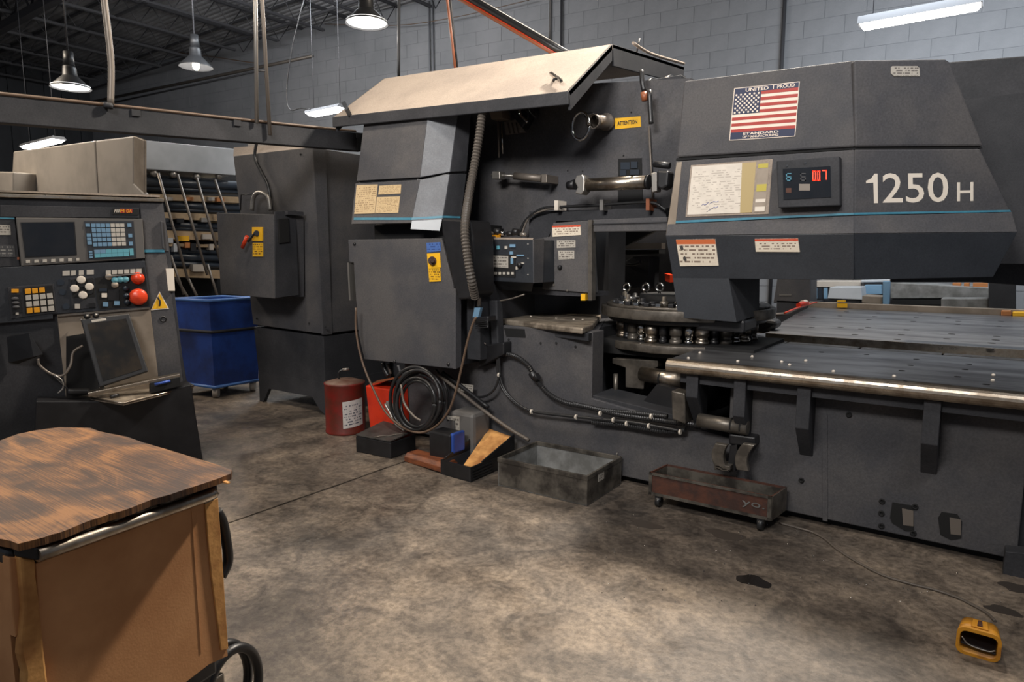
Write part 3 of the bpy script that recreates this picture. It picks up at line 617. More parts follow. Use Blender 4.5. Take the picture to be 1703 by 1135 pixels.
# --- brackets under the table
for x0, x1, yb in ((1140, 1160, 660), (1218, 1238, 692), (1322, 1345, 712), (1531, 1560, 738)):
    f0 = PY(3.97).at(x0, yb); f1 = PY(3.97).at(x1, yb); zb = f0.z; w_ = f1.x-f0.x
    MB().extr([(f0.x, 3.97, .86), (f0.x, 3.97, zb), (f0.x, 4.13, zb-.2), (f0.x, 4.16, zb-.2), (f0.x, 4.16, .86)], (w_, 0, 0)).build('table_bracket', mt['dark'], T, bev=.004)
# --- left cover over the drive
LC = PY(3.8)
t1 = MB().pr(LC, [(579, 399), (734, 396.5), (743, 432), (754, 476), (757, 540), (758, 614), (606, 598), (596, 555), (591, 483), (588, 437), (581, 436)], 0, -.022).build('drive_cover_door', mt['paint'], T, bev=.004)
MB().extr([LC.at(590, 402, -.03), LC.at(733, 400, -.03), LC.at(752, 480, -.03), LC.at(755, 610, -.03), LC.at(610, 594, -.03), LC.at(596, 480, -.03)], (0, .62, 0)).build('drive_cover_box', mt['dark'], T)
SX = PX(LC.at(757, 540).x)
MB().pr(SX, [(758, 480), (767, 484), (767, 610), (758, 614)], .01, -.02).build('cover_return', mt['paint'], T)
for x, y in ((590, 406), (746, 606), (657, 372+230)): MB().lathe(LC.at(x, y), LC.n, [(0, .014), (.01, .013), (.012, .006)], 12).build('quarter_turn_lock', mt['black'], T)
MB().pr(LC, [(709, 404), (732, 403), (733, 418), (710, 420)], .004).build('blue_label', mt['bluprt'], T)
MB().pr(LC, [(710, 422), (731, 421), (733, 445), (712, 447)], .006).build('yellow_plate', mt['yellow'], T)
q = MB().cyl(LC.at(719, 434, .006), LC.at(719, 434, .03), .034, .03, 18); q.cyl(LC.at(719, 434, .03), LC.at(719, 434, .05), .018, .014, 12); q.build('main_switch', mt['rust'], T)
MB().pr(LC, [(712, 447), (731.5, 446), (733, 468), (714, 469)], .005).build('yellow_label', mt['yelprt'], T)
MB().pr(PX(-4.46), [(580, 437), (590, 437), (592, 500), (583, 500)], .0, -.02).build('side_strip', mt['alu'], T)
MB().box((-4.62, 4.25, 1.4), (-4.52, 4.8, 2.35)).build('curved_side_guard', mt['paint'], T, bev=.03)
# lower dark shroud of the corner column
MB().pr(PY(3.79), [(734, 364), (781, 366), (787, 400), (789, 488), (780, 498), (762, 499), (754, 474), (743, 431), (735, 386)], .0, -.25).build('corner_shroud', mt['black'], T, bev=.015)
MB().box((-3.28, 3.95, .80), (-3.15, 4.7, 1.75)).build('hose_column', mt['dark'], T)
# upper cover
U_ = Pl((0, 3.82, 1.86), (1, 0, 0), (0, .2, .86))
def pl3(a, b, vdir): return Pl(a, V(b)-V(a), vdir)
fr_top, fr_bot = U_.at(711, 191), U_.at(683, 371)
CH = Pl(U_.at(698, 295), (.80, .60, 0), (fr_top-fr_bot)); 
c_top, c_bot = CH.at(762, 184), CH.at(736, 364)
SD = Pl(c_bot, (.30, 1, 0), c_top-c_bot)
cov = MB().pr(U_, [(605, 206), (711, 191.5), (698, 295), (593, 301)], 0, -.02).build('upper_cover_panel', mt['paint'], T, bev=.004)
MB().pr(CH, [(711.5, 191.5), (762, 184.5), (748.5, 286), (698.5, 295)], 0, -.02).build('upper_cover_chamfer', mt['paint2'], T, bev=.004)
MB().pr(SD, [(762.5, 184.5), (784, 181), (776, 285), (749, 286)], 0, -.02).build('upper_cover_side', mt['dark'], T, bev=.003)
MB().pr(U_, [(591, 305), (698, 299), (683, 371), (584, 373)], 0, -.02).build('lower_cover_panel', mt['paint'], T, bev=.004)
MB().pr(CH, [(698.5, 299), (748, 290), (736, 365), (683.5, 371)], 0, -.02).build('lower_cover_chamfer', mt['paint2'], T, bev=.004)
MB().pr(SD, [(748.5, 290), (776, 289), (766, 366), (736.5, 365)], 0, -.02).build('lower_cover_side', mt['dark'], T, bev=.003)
MB().pr(U_, [(588.5, 362), (684, 362), (683.5, 366), (588, 366)], .002).build('teal_stripe', mt['teal'], T)
MB().pr(CH, [(684.5, 362), (736.5, 359), (736, 362.5), (684, 366)], .002).build('teal_stripe', mt['teal'], T)
MB().pr(SD, [(737.5, 359), (766, 360), (766, 363), (737, 362.5)], .002).build('teal_stripe', mt['teal'], T)
MB().pr(CH, [(685, 368), (735, 365), (731, 384), (683, 381)], .015, .005).build('tape_flap', mt['lgrey'], T)
bA = [U_.at(608, 209, -.022), U_.at(711, 195, -.022), CH.at(760, 188, -.022), SD.at(783, 184, -.02)]; bA += [V((-3.84, 4.74, bA[3].z)), V((bA[0].x, 4.74, bA[0].z))]
bB = [U_.at(588, 370, -.022), U_.at(683, 368, -.022), CH.at(735, 362, -.022), SD.at(765, 363, -.02)]; bB += [V((-3.95, 4.74, bB[3].z)), V((bB[0].x, 4.74, bB[0].z))]
MB().loft(bA, bB).build('upper_cover_body', mt['black'], T)
MB().box((-4.35, 4.0, 1.70), (-3.5, 4.7, 1.86)).build('gap_filler', mt['hole'], T)
for px, nm in (([(593, 308), (628, 307), (623, 355), (589, 356)], 0), ([(631, 309), (667, 307), (666, 322), (629, 324)], 1), ([(627, 328), (665, 327), (662, 354), (624, 355)], 2)):
    MB().pr(U_, px, .004).build('yellowed_notice', mt['tanpap'], T)
# --- recessed back panel
IP = PY(4.75)
MB().pr(IP, [(772, 150), (1150, 130), (1150, 364), (918, 371), (904, 397), (770, 398)], 0, -.35).build('inner_panel', mt['paint'], T)
MB().box((-3.9, 5.1, .5), (-2.75, 5.6, 2.9)).build('rear_frame', mt['dark'], T)
MB().pr(IP, [(1022, 197), (1065, 193.5), (1066, 211), (1023, 215)], .004).build('yellow_label', mt['yellow'], T)
text('ATTENTION', IP.at(1027, 209, .005), IP.at(1060, 206, .005), IP.at(1027, 202, .005), .0005, mt['ink'], T, bold=.02)
MB().pr(IP, [(1028, 264), (1067, 263), (1069, 334), (1028, 335)], .006).build('window_opening', mt['hole'], T)
for i, (a, b, c, d) in enumerate(((1032, 270, 1047, 282), (1049, 269, 1060, 280), (1031, 283, 1041, 292), (1048, 282, 1063, 291))): MB().rect(IP, a, b, c, d, .012+.002*i, .007).build('inner_part', mt['duct'], T)
q = MB(); cc = IP.at(1008, 203, .04); ax = (IP.at(987, 202, .26)-cc).normalized()
q.lathe(cc-ax*.02, ax, [(0, .055), (.01, .066), (.03, .066), (.035, .05), (.2, .048), (.26, .056), (.26, .05), (.05, .045)], 24); q.build('spout_tube', mt['alurod'], T)
rc = IP.at(966, 210, .3); q = MB(); q.tube([rc+V((.075*math.cos(a_), 0, .10*math.sin(a_))) for a_ in [i*math.pi/8 for i in range(17)]], .012, 8, 2); q.build('clamp_ring', mt['chrome'], T)
MB().tube([IP.at(974, 193, .3), IP.at(984, 190, .22), IP.at(990, 200, .2)], .014, 8, 4).build('ring_hook', mt['black'], T)
for x, y in ((1050, 187), (944, 284), (969, 285), (976, 298), (1017, 350), (1037, 259)): MB().cyl(IP.at(x, y), IP.at(x, y, .006), .007, .006, 8).build('screw', mt['hole'], T)
# pneumatic cylinder
AC = PY(4.45)
MB().cyl(AC.at(970, 308), AC.at(1076, 303), .048, .048, 24).build('air_cylinder', mt['steel'], T)
MB().cyl(AC.at(1076, 303), AC.at(1080, 303), .052, .052, 24).build('cylinder_band', mt['black'], T)
MB().pr(AC, [(958, 292), (968, 290), (972, 296), (971, 318), (966, 324), (956, 322), (960, 312), (955, 302)], .06, -.04).build('end_bracket', mt['alu'], T, bev=.008)
MB().cyl(AC.at(944, 309), AC.at(957, 307), .03, .04, 14).build('end_fitting', mt['black'], T)
MB().pr(AC, [(1083, 288), (1092, 286), (1092, 318), (1084, 320)], .05, -.03).build('mount_plate', mt['alu'], T, bev=.004)
MB().pr(AC, [(1092, 283), (1112, 284), (1110, 310), (1100, 316), (1092, 312)], .05, -.06).build('cylinder_cap', mt['black'], T, bev=.015)
MB().cyl(AC.at(1088, 273), AC.at(1114, 276), .022, .022, 12).build('top_fitting', mt['black'], T)
MB().cyl(IP.at(818, 291, .14), IP.at(858, 293, .14), .012, .012, 10).build('piston_rod', mt['alu'], T)
MB().cyl(IP.at(856, 293, .14), IP.at(902, 297, .14), .03, .03, 18).build('small_air_cylinder', mt['alurod'], T)
MB().rect(IP, 818, 285, 831, 298, .18, .1).build('rod_clevis', mt['alu'], T, bev=.006)
MB().rect(IP, 900, 290, 909, 304, .18, 0).build('rear_clevis', mt['alurod'], T, bev=.004)
# bracket cluster below the lid
q = MB().pr(IP, [(813, 184), (833, 181), (836, 197), (817, 199)], .22, .1); q.build('sensor_plate', mt['beige'], T, bev=.003)
MB().cyl(IP.at(828, 199, .14), IP.at(830, 262, .14), .009, .009, 8).build('sensor_rod', mt['alurod'], T)
MB().cyl(IP.at(834, 204, .14), IP.at(836, 256, .14), .009, .009, 8).build('bright_rod', mt['chrome'], T)
q = MB().pr(IP, [(838, 203), (858, 199), (874, 220), (841, 224)], .14, .12)
for k in (843, 850, 857): q.pr(IP, [(k-2, 204), (k, 204), (k+4, 222), (k+2, 222)], .16, .14)
q.build('ribbed_bracket', mt['alurod'], T)
MB().pr(IP, [(848, 180), (880, 176), (878, 196), (868, 214), (856, 198), (848, 194)], .2, .1).build('lever_body', mt['black'], T, bev=.01)
MB().tube([IP.at(863, 174, .22), IP.at(867, 192, .24), IP.at(878, 204, .24)], .014, 8, 6).build('hook_lever', mt['chrome'], T)
MB().tube([IP.at(881, 172, .22), IP.at(884, 186, .24), IP.at(894, 196, .24)], .018, 8, 6).build('hook_lever', mt['black'], T)
MB().rect(IP, 874, 168, 884, 186, .24, .12).build('latch_block', mt['black'], T, bev=.004)
# cable tray along the panel
K = 4.6; KP = PY(K)
MB().tube([KP.at(x, y) for x, y in ((862, 392), (875, 366), (900, 348), (925, 345), (1000, 341), (1080, 337), (1108, 350))], .012, 8, 8).build('cable', mt['rubber'], T)
MB().tube([KP.at(x, y) for x, y in ((866, 394), (880, 362), (905, 350), (925, 347))], .009, 8, 6).build('cable', mt['alurod'], T)
for x, m in ((925, 'white'), (1000, 'alu'), (1077, 'orange')):
    MB().rect(KP, x-3, 332+(1000-x)*.02, x+3, 350, .03, -.1).build('cable_clamp', mt[m], T)
MB().pr(KP, [(880, 352), (1108, 346), (1108, 364), (925, 368), (910, 398), (880, 398)], -.05, -.14).build('tray_panel', mt['dark'], T)
# --- bracket plate with labels and control pod
BR = PY(4.42)
MB().pr(BR, [(920, 371), (978, 367), (984, 488), (902, 481), (902, 396), (914, 394)], 0, -.1).build('pod_plate', mt['paint'], T, bev=.004)
MB().pr(BR, [(797, 468), (984, 487), (984, 494), (797, 486)], -.02, -.3).build('pod_plate_edge', mt['dark'], T)
MB().pr(BR, [(918, 376), (965, 374), (966, 391), (919, 394)], .004).build('warning_label', mt['warnr'], T)
MB().pr(BR, [(926, 400), (957, 400), (957, 412), (926, 413)], .004).build('rating_plate', mt['plateL'], T)
MB().pr(BR, [(928, 417), (955, 417), (955, 431), (929, 432)], .004).build('rating_plate', mt['plateL'], T)
MB().lathe(BR.at(932, 445), BR.n, [(0, .018), (.02, .016), (.03, .01)], 14).build('knob', mt['black'], T)
for x, y in ((921, 474), (943, 483)): MB().cyl(BR.at(x, y), BR.at(x, y, .006), .009, .009, 10).build('bolt', mt['steeld'], T)
MB().pr(BR, [(966, 489), (973, 489), (973, 500), (966, 500)], .02, -.04).build('yellow_tag', mt['yellow'], T)
MB().rect(BR, 978, 366, 984, 500, .02, -.04).build('edge_strip', mt['steeld'], T)
PD = PY(4.12)
pod = MB().pr(PD, [(797, 398), (886, 399), (887, 471), (799, 467)], 0, -.3).build('control_pod', mt['navy'], T, bev=.003)
MB().pr(PX(PD.at(887, 430).x), [(888, 399), (905, 397), (903, 470), (888, 471)], .004, -.02).build('pod_side', mt['paint'], T)
MB().loft([PD.at(797, 467), PD.at(887, 471), PD.at(887, 471, -.28), PD.at(797, 467, -.28)], [PD.at(799, 480, -.06), PD.at(884, 485, -.08), PD.at(884, 485, -.28), PD.at(799, 480, -.28)]).build('pod_underside', mt['black'], T)
MB().loft([PD.at(797, 398), PD.at(886, 399), PD.at(886, 399, -.3), PD.at(797, 398, -.3)], [PD.at(797, 394.5), PD.at(887, 396, 0), PD.at(887, 396, -.3), PD.at(797, 394.5, -.3)]).build('pod_top', mt['tan'], T)
MB().pr(PD, [(800, 424), (857, 424), (857, 462), (803, 459)], .004).build('pod_display', mt['hole'], T)
MB().pr(PD, [(814, 425), (845, 426), (845, 446), (815, 444)], .008).build('printed_card', mt['plateL'], T)
for x, y, w_, h, m in ((802, 409, 4, 6, 'blue'), (828, 412, 5, 6, 'keyt'), (841, 412, 4, 5, 'key'), (852, 409, 9, 5, 'keyb'), (805, 419, 10, 5, 'duct'), (804, 431, 3, 8, 'key'), (850, 421, 5, 5, 'keyb'), (854, 428, 8, 3, 'key'), (851, 434, 4, 10, 'keyb'), (865, 425, 12, 2, 'keyb'), (862, 441, 4, 4, 'key'), (859, 446, 3, 5, 'key'), (868, 438, 6, 2, 'key')) + tuple((810+7*i, 455, 4, 4, 'key' if i else 'keyb') for i in range(7)):
    MB().rect(PD, x-w_/2, y-h/2, x+w_/2, y+h/2, .009).build('pod_button', mt[m], T)
MB().lathe(PD.at(866, 441), PD.n, [(0, .02), (.03, .018), (.032, 0)], 14).build('rotary_knob', mt['black'], T)
for x, y in ((878, 406), (878, 430), (878, 457)): MB().cyl(PD.at(x, y), PD.at(x, y, .005), .006, .006, 8).build('screw', mt['alu'], T)
# --- opening behind the turret
MB().pr(BR, [(978, 366), (1110, 361), (1110, 384), (980, 386)], -.01, -.08).build('opening_header', mt['paint'], T, bev=.004)
MB().pr(BR, [(978, 372), (1110, 368), (1110, 370), (978, 374)], .0, -.02).build('header_lip', mt['dark'], T)
MB().extr([BR.at(984, 385, -.05), BR.at(984, 492, -.05), BR.at(1012, 490, -.75), BR.at(1012, 385, -.75)], (-.02, 0, 0)).build('opening_cheek', mt['black'], T)
Q = PY(6.2)
MB().pr(Q, [(985, 375), (1030, 375), (1030, 500), (985, 500)], 0, -.05).build('inner_post', mt['black'], T)
MB().pr(Q, [(1020, 380), (1250, 380), (1250, 498), (1020, 498)], -.3, -.34).build('far_plate', mt['paint'], T)
MB().pr(Q, [(1030, 384), (1090, 384), (1030, 414), (1018, 414)], .15, .08).build('link_arm', mt['black'], T, bev=.01)
MB().pr(Q, [(1032, 404), (1100, 404), (1100, 414), (1032, 414)], -.1, -.2).build('cross_bar', mt['alurod'], T)
MB().pr(Q, [(1032, 416), (1096, 416), (1096, 422), (1032, 424)], .05, -.1).build('lower_bar', mt['hole'], T)
MB().pr(Q, [(1036, 437), (1052, 427), (1080, 427), (1079, 480), (1032, 480), (1032, 455)], .05, -.2).build('yoke', mt['dark'], T, bev=.01)
MB().tube([Q.at(1032, 436, .1), Q.at(1052, 440, .12), Q.at(1066, 436, .12)], .02, 8, 5).build('handle', mt['black'], T)
MB().pr(Q, [(1105, 455), (1114, 458), (1114, 470), (1107, 468)], .3, .2).build('red_cap', mt['but'], T)
# --- turrets
TC = V((-1.93, 5.02, 0)); TR = .66
def disc(nm, z0, z1, r, m, n=64, b=.006): return MB().lathe(TC+V((0, 0, z0)), (0, 0, 1), [(0, r), (z1-z0, r)], n).build(nm, m, T, bev=b)
disc('upper_turret', 1.14, 1.215, TR, mt['steeld']); disc('upper_turret_rim', 1.215, 1.235, TR-.04, mt['steeld']); disc('upper_turret_skirt', 1.105, 1.14, TR-.06, mt['black'])
disc('lower_turret', .905, .965, TR-.02, mt['steeld'], 14)
disc('lower_hub', .44, .905, .34, mt['black'], 32, 0); disc('upper_hub', .965, 1.11, .32, mt['hole'], 32, 0); disc('turret_crown', 1.235, 1.30, .36, mt['hole'], 32, 0)
rs = random.Random(3)
for i in range(20):
    a_ = math.radians(168 + i*10.5); r_ = TR-.16
    p = TC+V((r_*math.cos(a_), r_*math.sin(a_), 0)); k = i % 4; rr = (.035, .052, .03, .045)[k]
    MB().lathe(p+V((0, 0, .967)), (0, 0, 1), [(0, rr), (.03, rr), (.032, rr*.8), (.06, rr*.8), (.062, rr), (.12, rr), (.135, rr*.6)], 16).build('die_holder', mt[('chrome', 'steel', 'black', 'steeld')[k]], T)
    h = (.05, .035, .07, .03)[(i*3) % 4]
    q = MB().lathe(p+V((0, 0, 1.236)), (0, 0, 1), [(0, rr*1.1), (h*.5, rr*1.1), (h*.55, rr*.6), (h, rr*.6), (h+.004, rr*.2)], 14); q.build('punch_head', mt[('black', 'chrome', 'steeld', 'black')[(i*3) % 4]], T)
    MB().box(p+V((-.02, -.115, 1.236)), p+V((.02, -.065, 1.262))).build('tool_key', mt[('chrome', 'black')[i % 2]], T, bev=.004)
for x in (1042, 1074, 1097):
    c_ = PY(5.0).at(x, 478); q = MB().tube([c_+V((.03*math.cos(b_), 0, .03*math.sin(b_))) for b_ in [j*math.pi/5 for j in range(11)]], .009, 6, 2); q.cyl(c_-V((0, 0, .1)), c_-V((0, 0, .03)), .012, .012, 8); q.build('eye_bolt', mt['chrome'], T)
# --- raised lid
LX0, LX1 = -4.82, -2.4
fz, fy, rz, ry = 2.70, 3.98, 3.155, 4.6
DL = .115
def lid(prof, xa, xb, nm, m, **k):
    f_ = lambda X: [V((X, y, z+DL*(LX1-X)/(LX1-LX0))) for y, z in prof]
    return MB().loft(f_(xa), f_(xb)).build(nm, m, T, **k)
lid([(fy, fz), (ry, rz), (ry+.02, rz-.03), (fy+.02, fz-.03)], LX0, LX1, 'lid_slope', mt['tan'], bev=.004)
lid([(ry, rz), (6.0, 3.30), (6.0, 3.27), (ry, rz-.03)], LX0, LX1, 'lid_top', mt['tan'], bev=.004)
lid([(fy-.01, fz-.088), (fy+.015, fz-.088), (fy+.015, fz), (fy-.01, fz)], LX0, LX1, 'lid_front_lip', mt['dark'], bev=.006)
for nm, A_, B_3, dz in (('end_flange_slope', (fy, fz), (ry, rz), .12), ('end_flange_top', (ry, rz), (6.0, 3.30), .15)):
    for X in (LX1, LX0+.02): lid([(A_[0], A_[1]), (B_3[0], B_3[1]), (B_3[0], B_3[1]-dz), (A_[0]+.03, A_[1]-dz)], X-.02, X, nm, mt['dark'], bev=.003)
MB().tube([(LX1-.005, ry+.35, 3.25), (LX1-.005, 5.3, 3.25), (LX1-.005, 6.0, 3.33)], .012, 8, 4).build('lid_edge_tube', mt['tan'], T)
MB().box((LX0+.3, 4.76, 2.74), (-1.92, 5.15, 2.9)).build('lid_header', mt['dark'], T, bev=.01)
MB().cyl((-2.9, 5.2, 2.86), (-2.08, 5.2, 2.86), .15, .15, 28).build('hinge_tube', mt['dark'], T)
for X in (-2.35, -2.2): MB().cyl((X, 5.2, 2.86), (X+.03, 5.2, 2.86), .165, .165, 28).build('tube_clamp', mt['black'], T)
MB().tube([IP.at(1067, 118, .12), IP.at(1068, 135, .14), IP.at(1071, 152, .14)], .018, 8, 5).build('air_fitting', mt['black'], T)
MB().cyl(IP.at(1071, 154, .14), IP.at(1072, 168, .14), .026, .02, 12).build('brass_valve', mt['orange'], T)
MB().tube([IP.at(1080, 150, .13), IP.at(1082, 190, .13), IP.at(1083, 206, .13)], .018, 8, 4).build('grip_tube', mt['rubber'], T)
MB().cyl(IP.at(1079, 210, .03), IP.at(1086, 335, .03), .008, .008, 6).build('vertical_rail', mt['alurod'], T)
LS = Pl((-2.6, fy, fz+.008), (1, 0, -DL/(LX1-LX0)), (0, ry-fy, rz-fz))
MB().pr(LS, [(913, 121), (917, 119), (935, 131), (931, 134)], .05, .03).build('latch_handle', mt['chrome'], T); MB().cyl(LS.at(920, 134), LS.at(922, 132, .04), .01, .01, 8).build('latch_stem', mt['black'], T)
MB().pr(LS, [(567, 170), (574, 168), (580, 180), (574, 184)], .06, .0).build('corner_latch', mt['black'], T)
MB().cyl((-2.45, 5.1, 3.2), (-2.43, 5.12, 3.33), .008, .008, 6).build('stop_pin', mt['black'], T)
# --- head cover over the table
H1 = PY(4.4)
MB().pr(H1, [(1137, 135), (1420, 100), (1422, 244.5), (1125, 262)], 0, -.9).build('head_upper_cover', mt['paint'], T, bev=.012)
MB().pr(H1, [(1125, 263), (1422, 245.5), (1422, 248.5), (1124, 267)], -.015, -.85).build('head_seam', mt['hole'], T)
MB().pr(H1, [(1123, 268), (1421, 249), (1420, 358), (1112, 372)], 0, -.9).build('head_lower_cover', mt['paint'], T, bev=.008)
def lft(pl, A_, dA, B_, dB, back, nm, m, **k):
    """slanting front: pixel line A at offset dA to pixel line B at offset dB, closed to the back"""
    a0, a1 = pl.at(*A_[0], dA), pl.at(*A_[1], dA); b0, b1 = pl.at(*B_[0], dB), pl.at(*B_[1], dB)
    bk = lambda p, d: p - pl.n*(d+back)
    return MB().loft([a0, a1, bk(a1, dA), bk(a0, dA)], [b0, b1, bk(b1, dB), bk(b0, dB)]).build(nm, m, T, **k)
lft(H1, [(1110.5, 373), (1420, 359)], .005, [(1107, 392), (1420, 388.5)], .05, .8, 'head_band', mt['paint'], bev=.003)
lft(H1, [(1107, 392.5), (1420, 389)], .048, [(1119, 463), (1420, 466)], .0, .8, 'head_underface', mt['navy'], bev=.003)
MB().pr(H1, [(1112, 368), (1420, 354), (1420, 357.5), (1111, 372)], .003).build('teal_stripe', mt['teal'], T)
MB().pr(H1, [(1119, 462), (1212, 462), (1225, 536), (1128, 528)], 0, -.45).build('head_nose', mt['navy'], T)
nx = PX(H1.at(1225, 500).x)
na, nb = H1.at(1212, 462), H1.at(1225, 536)
MB().loft([na, V((na.x+.06, 4.9, na.z)), V((nb.x+.02, 4.85, nb.z+.02)), nb], [na+V((-.1, .02, 0)), V((na.x-.1, 4.9, na.z)), V((nb.x-.1, 4.85, nb.z+.02)), nb+V((-.1, .02, 0))]).build('nose_side', mt['dark'], T)
MB().pr(H1, [(1125, 270), (1134, 269), (1122, 388), (1107, 392)], .004, -.02).build('lit_edge', mt['beige'], T, bev=.003)  # beige strip paints the light that the bevelled edge catches
MB().box((-1.66, 4.5, 1.08), (-1.32, 4.8, 1.17)).build('striker_foot', mt['black'], T, bev=.02)
H2 = Pl(H1.at(1420, 300), (.811, .585, 0))
MB().pr(H2, [(1420, 100), (1573, 98), (1581, 103), (1636, 243), (1422, 244.5)], 0, -.5).build('head_upper_cover', mt['navy'] if 0 else mt['paint'], T, bev=.012)
MB().pr(H2, [(1422, 245.5), (1632, 244), (1634, 247), (1422, 249)], -.015, -.45).build('head_seam', mt['hole'], T)
MB().pr(H2, [(1421.5, 249), (1630, 247.5), (1681, 352), (1420, 358)], 0, -.5).build('head_lower_cover', mt['paint'], T, bev=.008)
MB().pr(H2, [(1420, 354), (1680, 349.5), (1681.5, 352.5), (1420, 357.5)], .003).build('teal_stripe', mt['teal'], T)
lft(H2, [(1420, 359), (1683, 353)], .005, [(1420, 388.5), (1692, 386)], .05, .4, 'head_band', mt['paint'], bev=.003)
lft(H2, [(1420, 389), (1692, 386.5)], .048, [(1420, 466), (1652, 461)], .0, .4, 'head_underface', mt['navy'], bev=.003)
MB().pr(H2, [(1454.5, 289), (1459.5, 289), (1460, 338), (1453.5, 338.2), (1452.6, 304), (1440.5, 305), (1440.3, 301), (1449, 297)], .0015).build('lettering', mt['white'], T)
tpx('250', H2, 1468, 338, 1577, 336.5, 1467, 288.5, .0, mt['white'], T, bold=.006, depth=.001)
tpx('H', H2, 1591.5, 335, 1618.5, 334.5, 1591.5, 303.5, .0, mt['white'], T, bold=.004, depth=.001)
# frame plate behind the head
FP = PY(5.65)
MB().pr(FP, [(1480, 112), (1590, 102), (1790, 86), (1790, 482), (1630, 470), (1480, 470)], 0, -.35).build('frame_plate', mt['dark'], T, bev=.01)
MB().box((1.78, 5.0, 0), (2.3, 6.0, 3.2)).build('frame_column', mt['dark'], T)
MB().box((-1.9, 5.3, 1.55), (1.8, 5.62, 2.6)).build('frame_beam', mt['dark'], T)
# labels on the head
def bil(pl, q, u, v):
    (x0, y0), (x1, y1), (x2, y2), (x3, y3) = q   # TL TR BR BL
    return ((x0*(1-u)+x1*u)*(1-v)+(x3*(1-u)+x2*u)*v, (y0*(1-u)+y1*u)*(1-v)+(y3*(1-u)+y2*u)*v)
def quad(q, pl, u0, v0, u1, v1): return [bil(pl, q, u0, v0), bil(pl, q, u1, v0), bil(pl, q, u1, v1), bil(pl, q, u0, v1)]
FQ = [(1221, 147), (1330, 135.5), (1322.5, 227), (1212.5, 234)]
mt['flagw'] = M('flag white', (222, 206, 190), .55); mt['flagr'] = M('flag red', (158, 44, 34), .55); mt['flagb'] = M('flag navy', (22, 32, 64), .55)
fl = MB().pr(H1, FQ, .003).build('flag_sticker', mt['flagw'], T)
def sub(nm, u0, v0, u1, v1, m, d=.0045):
    return MB().pr(H1, quad(FQ, H1, u0, v0, u1, v1), d, .002).build(nm, m, fl)
sub('header_band', .012, .012, .988, .105, mt['flagb']); sub('footer_band', .012, .85, .988, .985, mt['flagb'])
for i in range(7):
    v0 = .105+(.745/13)*2*i; u0 = .0
    sub('red_stripe', .42 if i < 4 else .012, v0, .988, v0+.745/13, mt['flagr'])
sub('canton', .012, .105, .42, .105+.745*7/13, mt['flagb'], .005)
q = MB()
for r in range(9):
    for c in range(6 if r % 2 == 0 else 5):
        u = .012+.408*((c*2+1+(r % 2))/12); v = .105+.401*((r+.75)/9.5); x, y = bil(H1, FQ, u, v); p = H1.at(x, y, .0052); q.cyl(p, p+H1.n*.001, .0068, .0068, 5)
q.build('stars', mt['flagw'], fl)
def ftext(s, u0, v0, u1, v1):
    a, b, c = bil(H1, FQ, u0, v1), bil(H1, FQ, u1, v1), bil(H1, FQ, u0, v0); text(s, H1.at(*a, .0048), H1.at(*b, .0048), H1.at(*c, .0048), .0003, mt['flagw'], fl, bold=.02, depth=.001)
ftext('UNITED', .18, .025, .53, .09); ftext('I  PROUD', .6, .02, .93, .09); ftext('STANDARD', .2, .865, .74, .912); ftext('OF MANUFACTURING', .2, .925, .74, .97)
CQ = [(1149, 275), (1285, 264.5), (1278, 356), (1140, 361)]
ch = MB().pr(H1, CQ, .004).build('tooling_chart', mt['tan'], T)
MB().pr(H1, quad(CQ, H1, .02, .03, .8, .96), .007, .003).build('chart_sheet', mt['chart'], ch)
MB().pr(H1, quad(CQ, H1, .82, .05, .96, .96), .0065, .003).build('side_sheet', mt['beige'], ch)
for v0, v1, m in ((.07, .15, 'yellow'), (.45, .58, 'yellow'), (.72, .78, 'tan'), (.86, .94, 'tan')): MB().pr(H1, quad(CQ, H1, .83, v0, .95, v1), .008, .004).build('coloured_patch', M('olive yellow print', (178, 164, 70), .6) if m == 'yellow' else mt['white'], ch)
MB().tube([H1.at(*bil(H1, CQ, a, b), .0075) for a, b in ((.25, .92), (.33, .84))], .0015, 5, 1).build('pen_stroke', M('blue pen ink', (40, 70, 120), .6), ch)
for pts in (((.18, .8), (.2, .76), (.22, .79), (.26, .74)), ((.28, .76), (.32, .73), (.36, .74), (.38, .72)), ((.33, .83), (.36, .85), (.38, .82))):
    MB().tube([H1.at(*bil(H1, CQ, a, b), .0078) for a, b in pts], .0016, 5, 2).build('pen_stroke', mt['blue'], ch)
dx = MB().pr(H1, [(1291, 268), (1396, 260), (1397, 342), (1294, 346)], .07, 0).build('readout_box', mt['dark'], T, bev=.006)
MB().pr(H1, [(1302, 281), (1381, 276.5), (1382, 328), (1303, 332.5)], .074, .068).build('readout_glass', mt['screen'], dx)
def seg(x, y, w_, h, s):
    on = {'0': 'abcdef', '7': 'abc', '5': 'afgcd', '6': 'afgcde'}[s]; q = MB(); t_ = 1.8
    g = {'a': (0, 0, w_, t_), 'g': (0, h/2-t_/2, w_, h/2+t_/2), 'd': (0, h-t_, w_, h), 'f': (0, 0, t_, h/2), 'e': (0, h/2, t_, h), 'b': (w_-t_, 0, w_, h/2), 'c': (w_-t_, h/2, w_, h)}
    for k in on: a, b, c, d = g[k]; q.rect(H1, x+a, y+b, x+c, y+d, .076, .073)
    return q
seg(1351, 284, 6, 17, '0').build('lit_digit', mt['led'], dx); seg(1359, 284, 5, 17, '0').build('lit_digit', mt['led'], dx); seg(1367, 283, 8, 16, '7').build('lit_digit', mt['led'], dx)
seg(1307, 288, 9, 13, '6').build('dim_digit', mt['teal'], dx); seg(1331, 288, 9, 13, '6').build('dim_digit', mt['joist'], dx)
MB().rect(H1, 1307, 313, 1316, 321, .076, .073).build('red_lamp', mt['rust'], dx); MB().rect(H1, 1329, 306, 1347, 317, .076, .073).build('dim_window', mt['alurod'], dx)
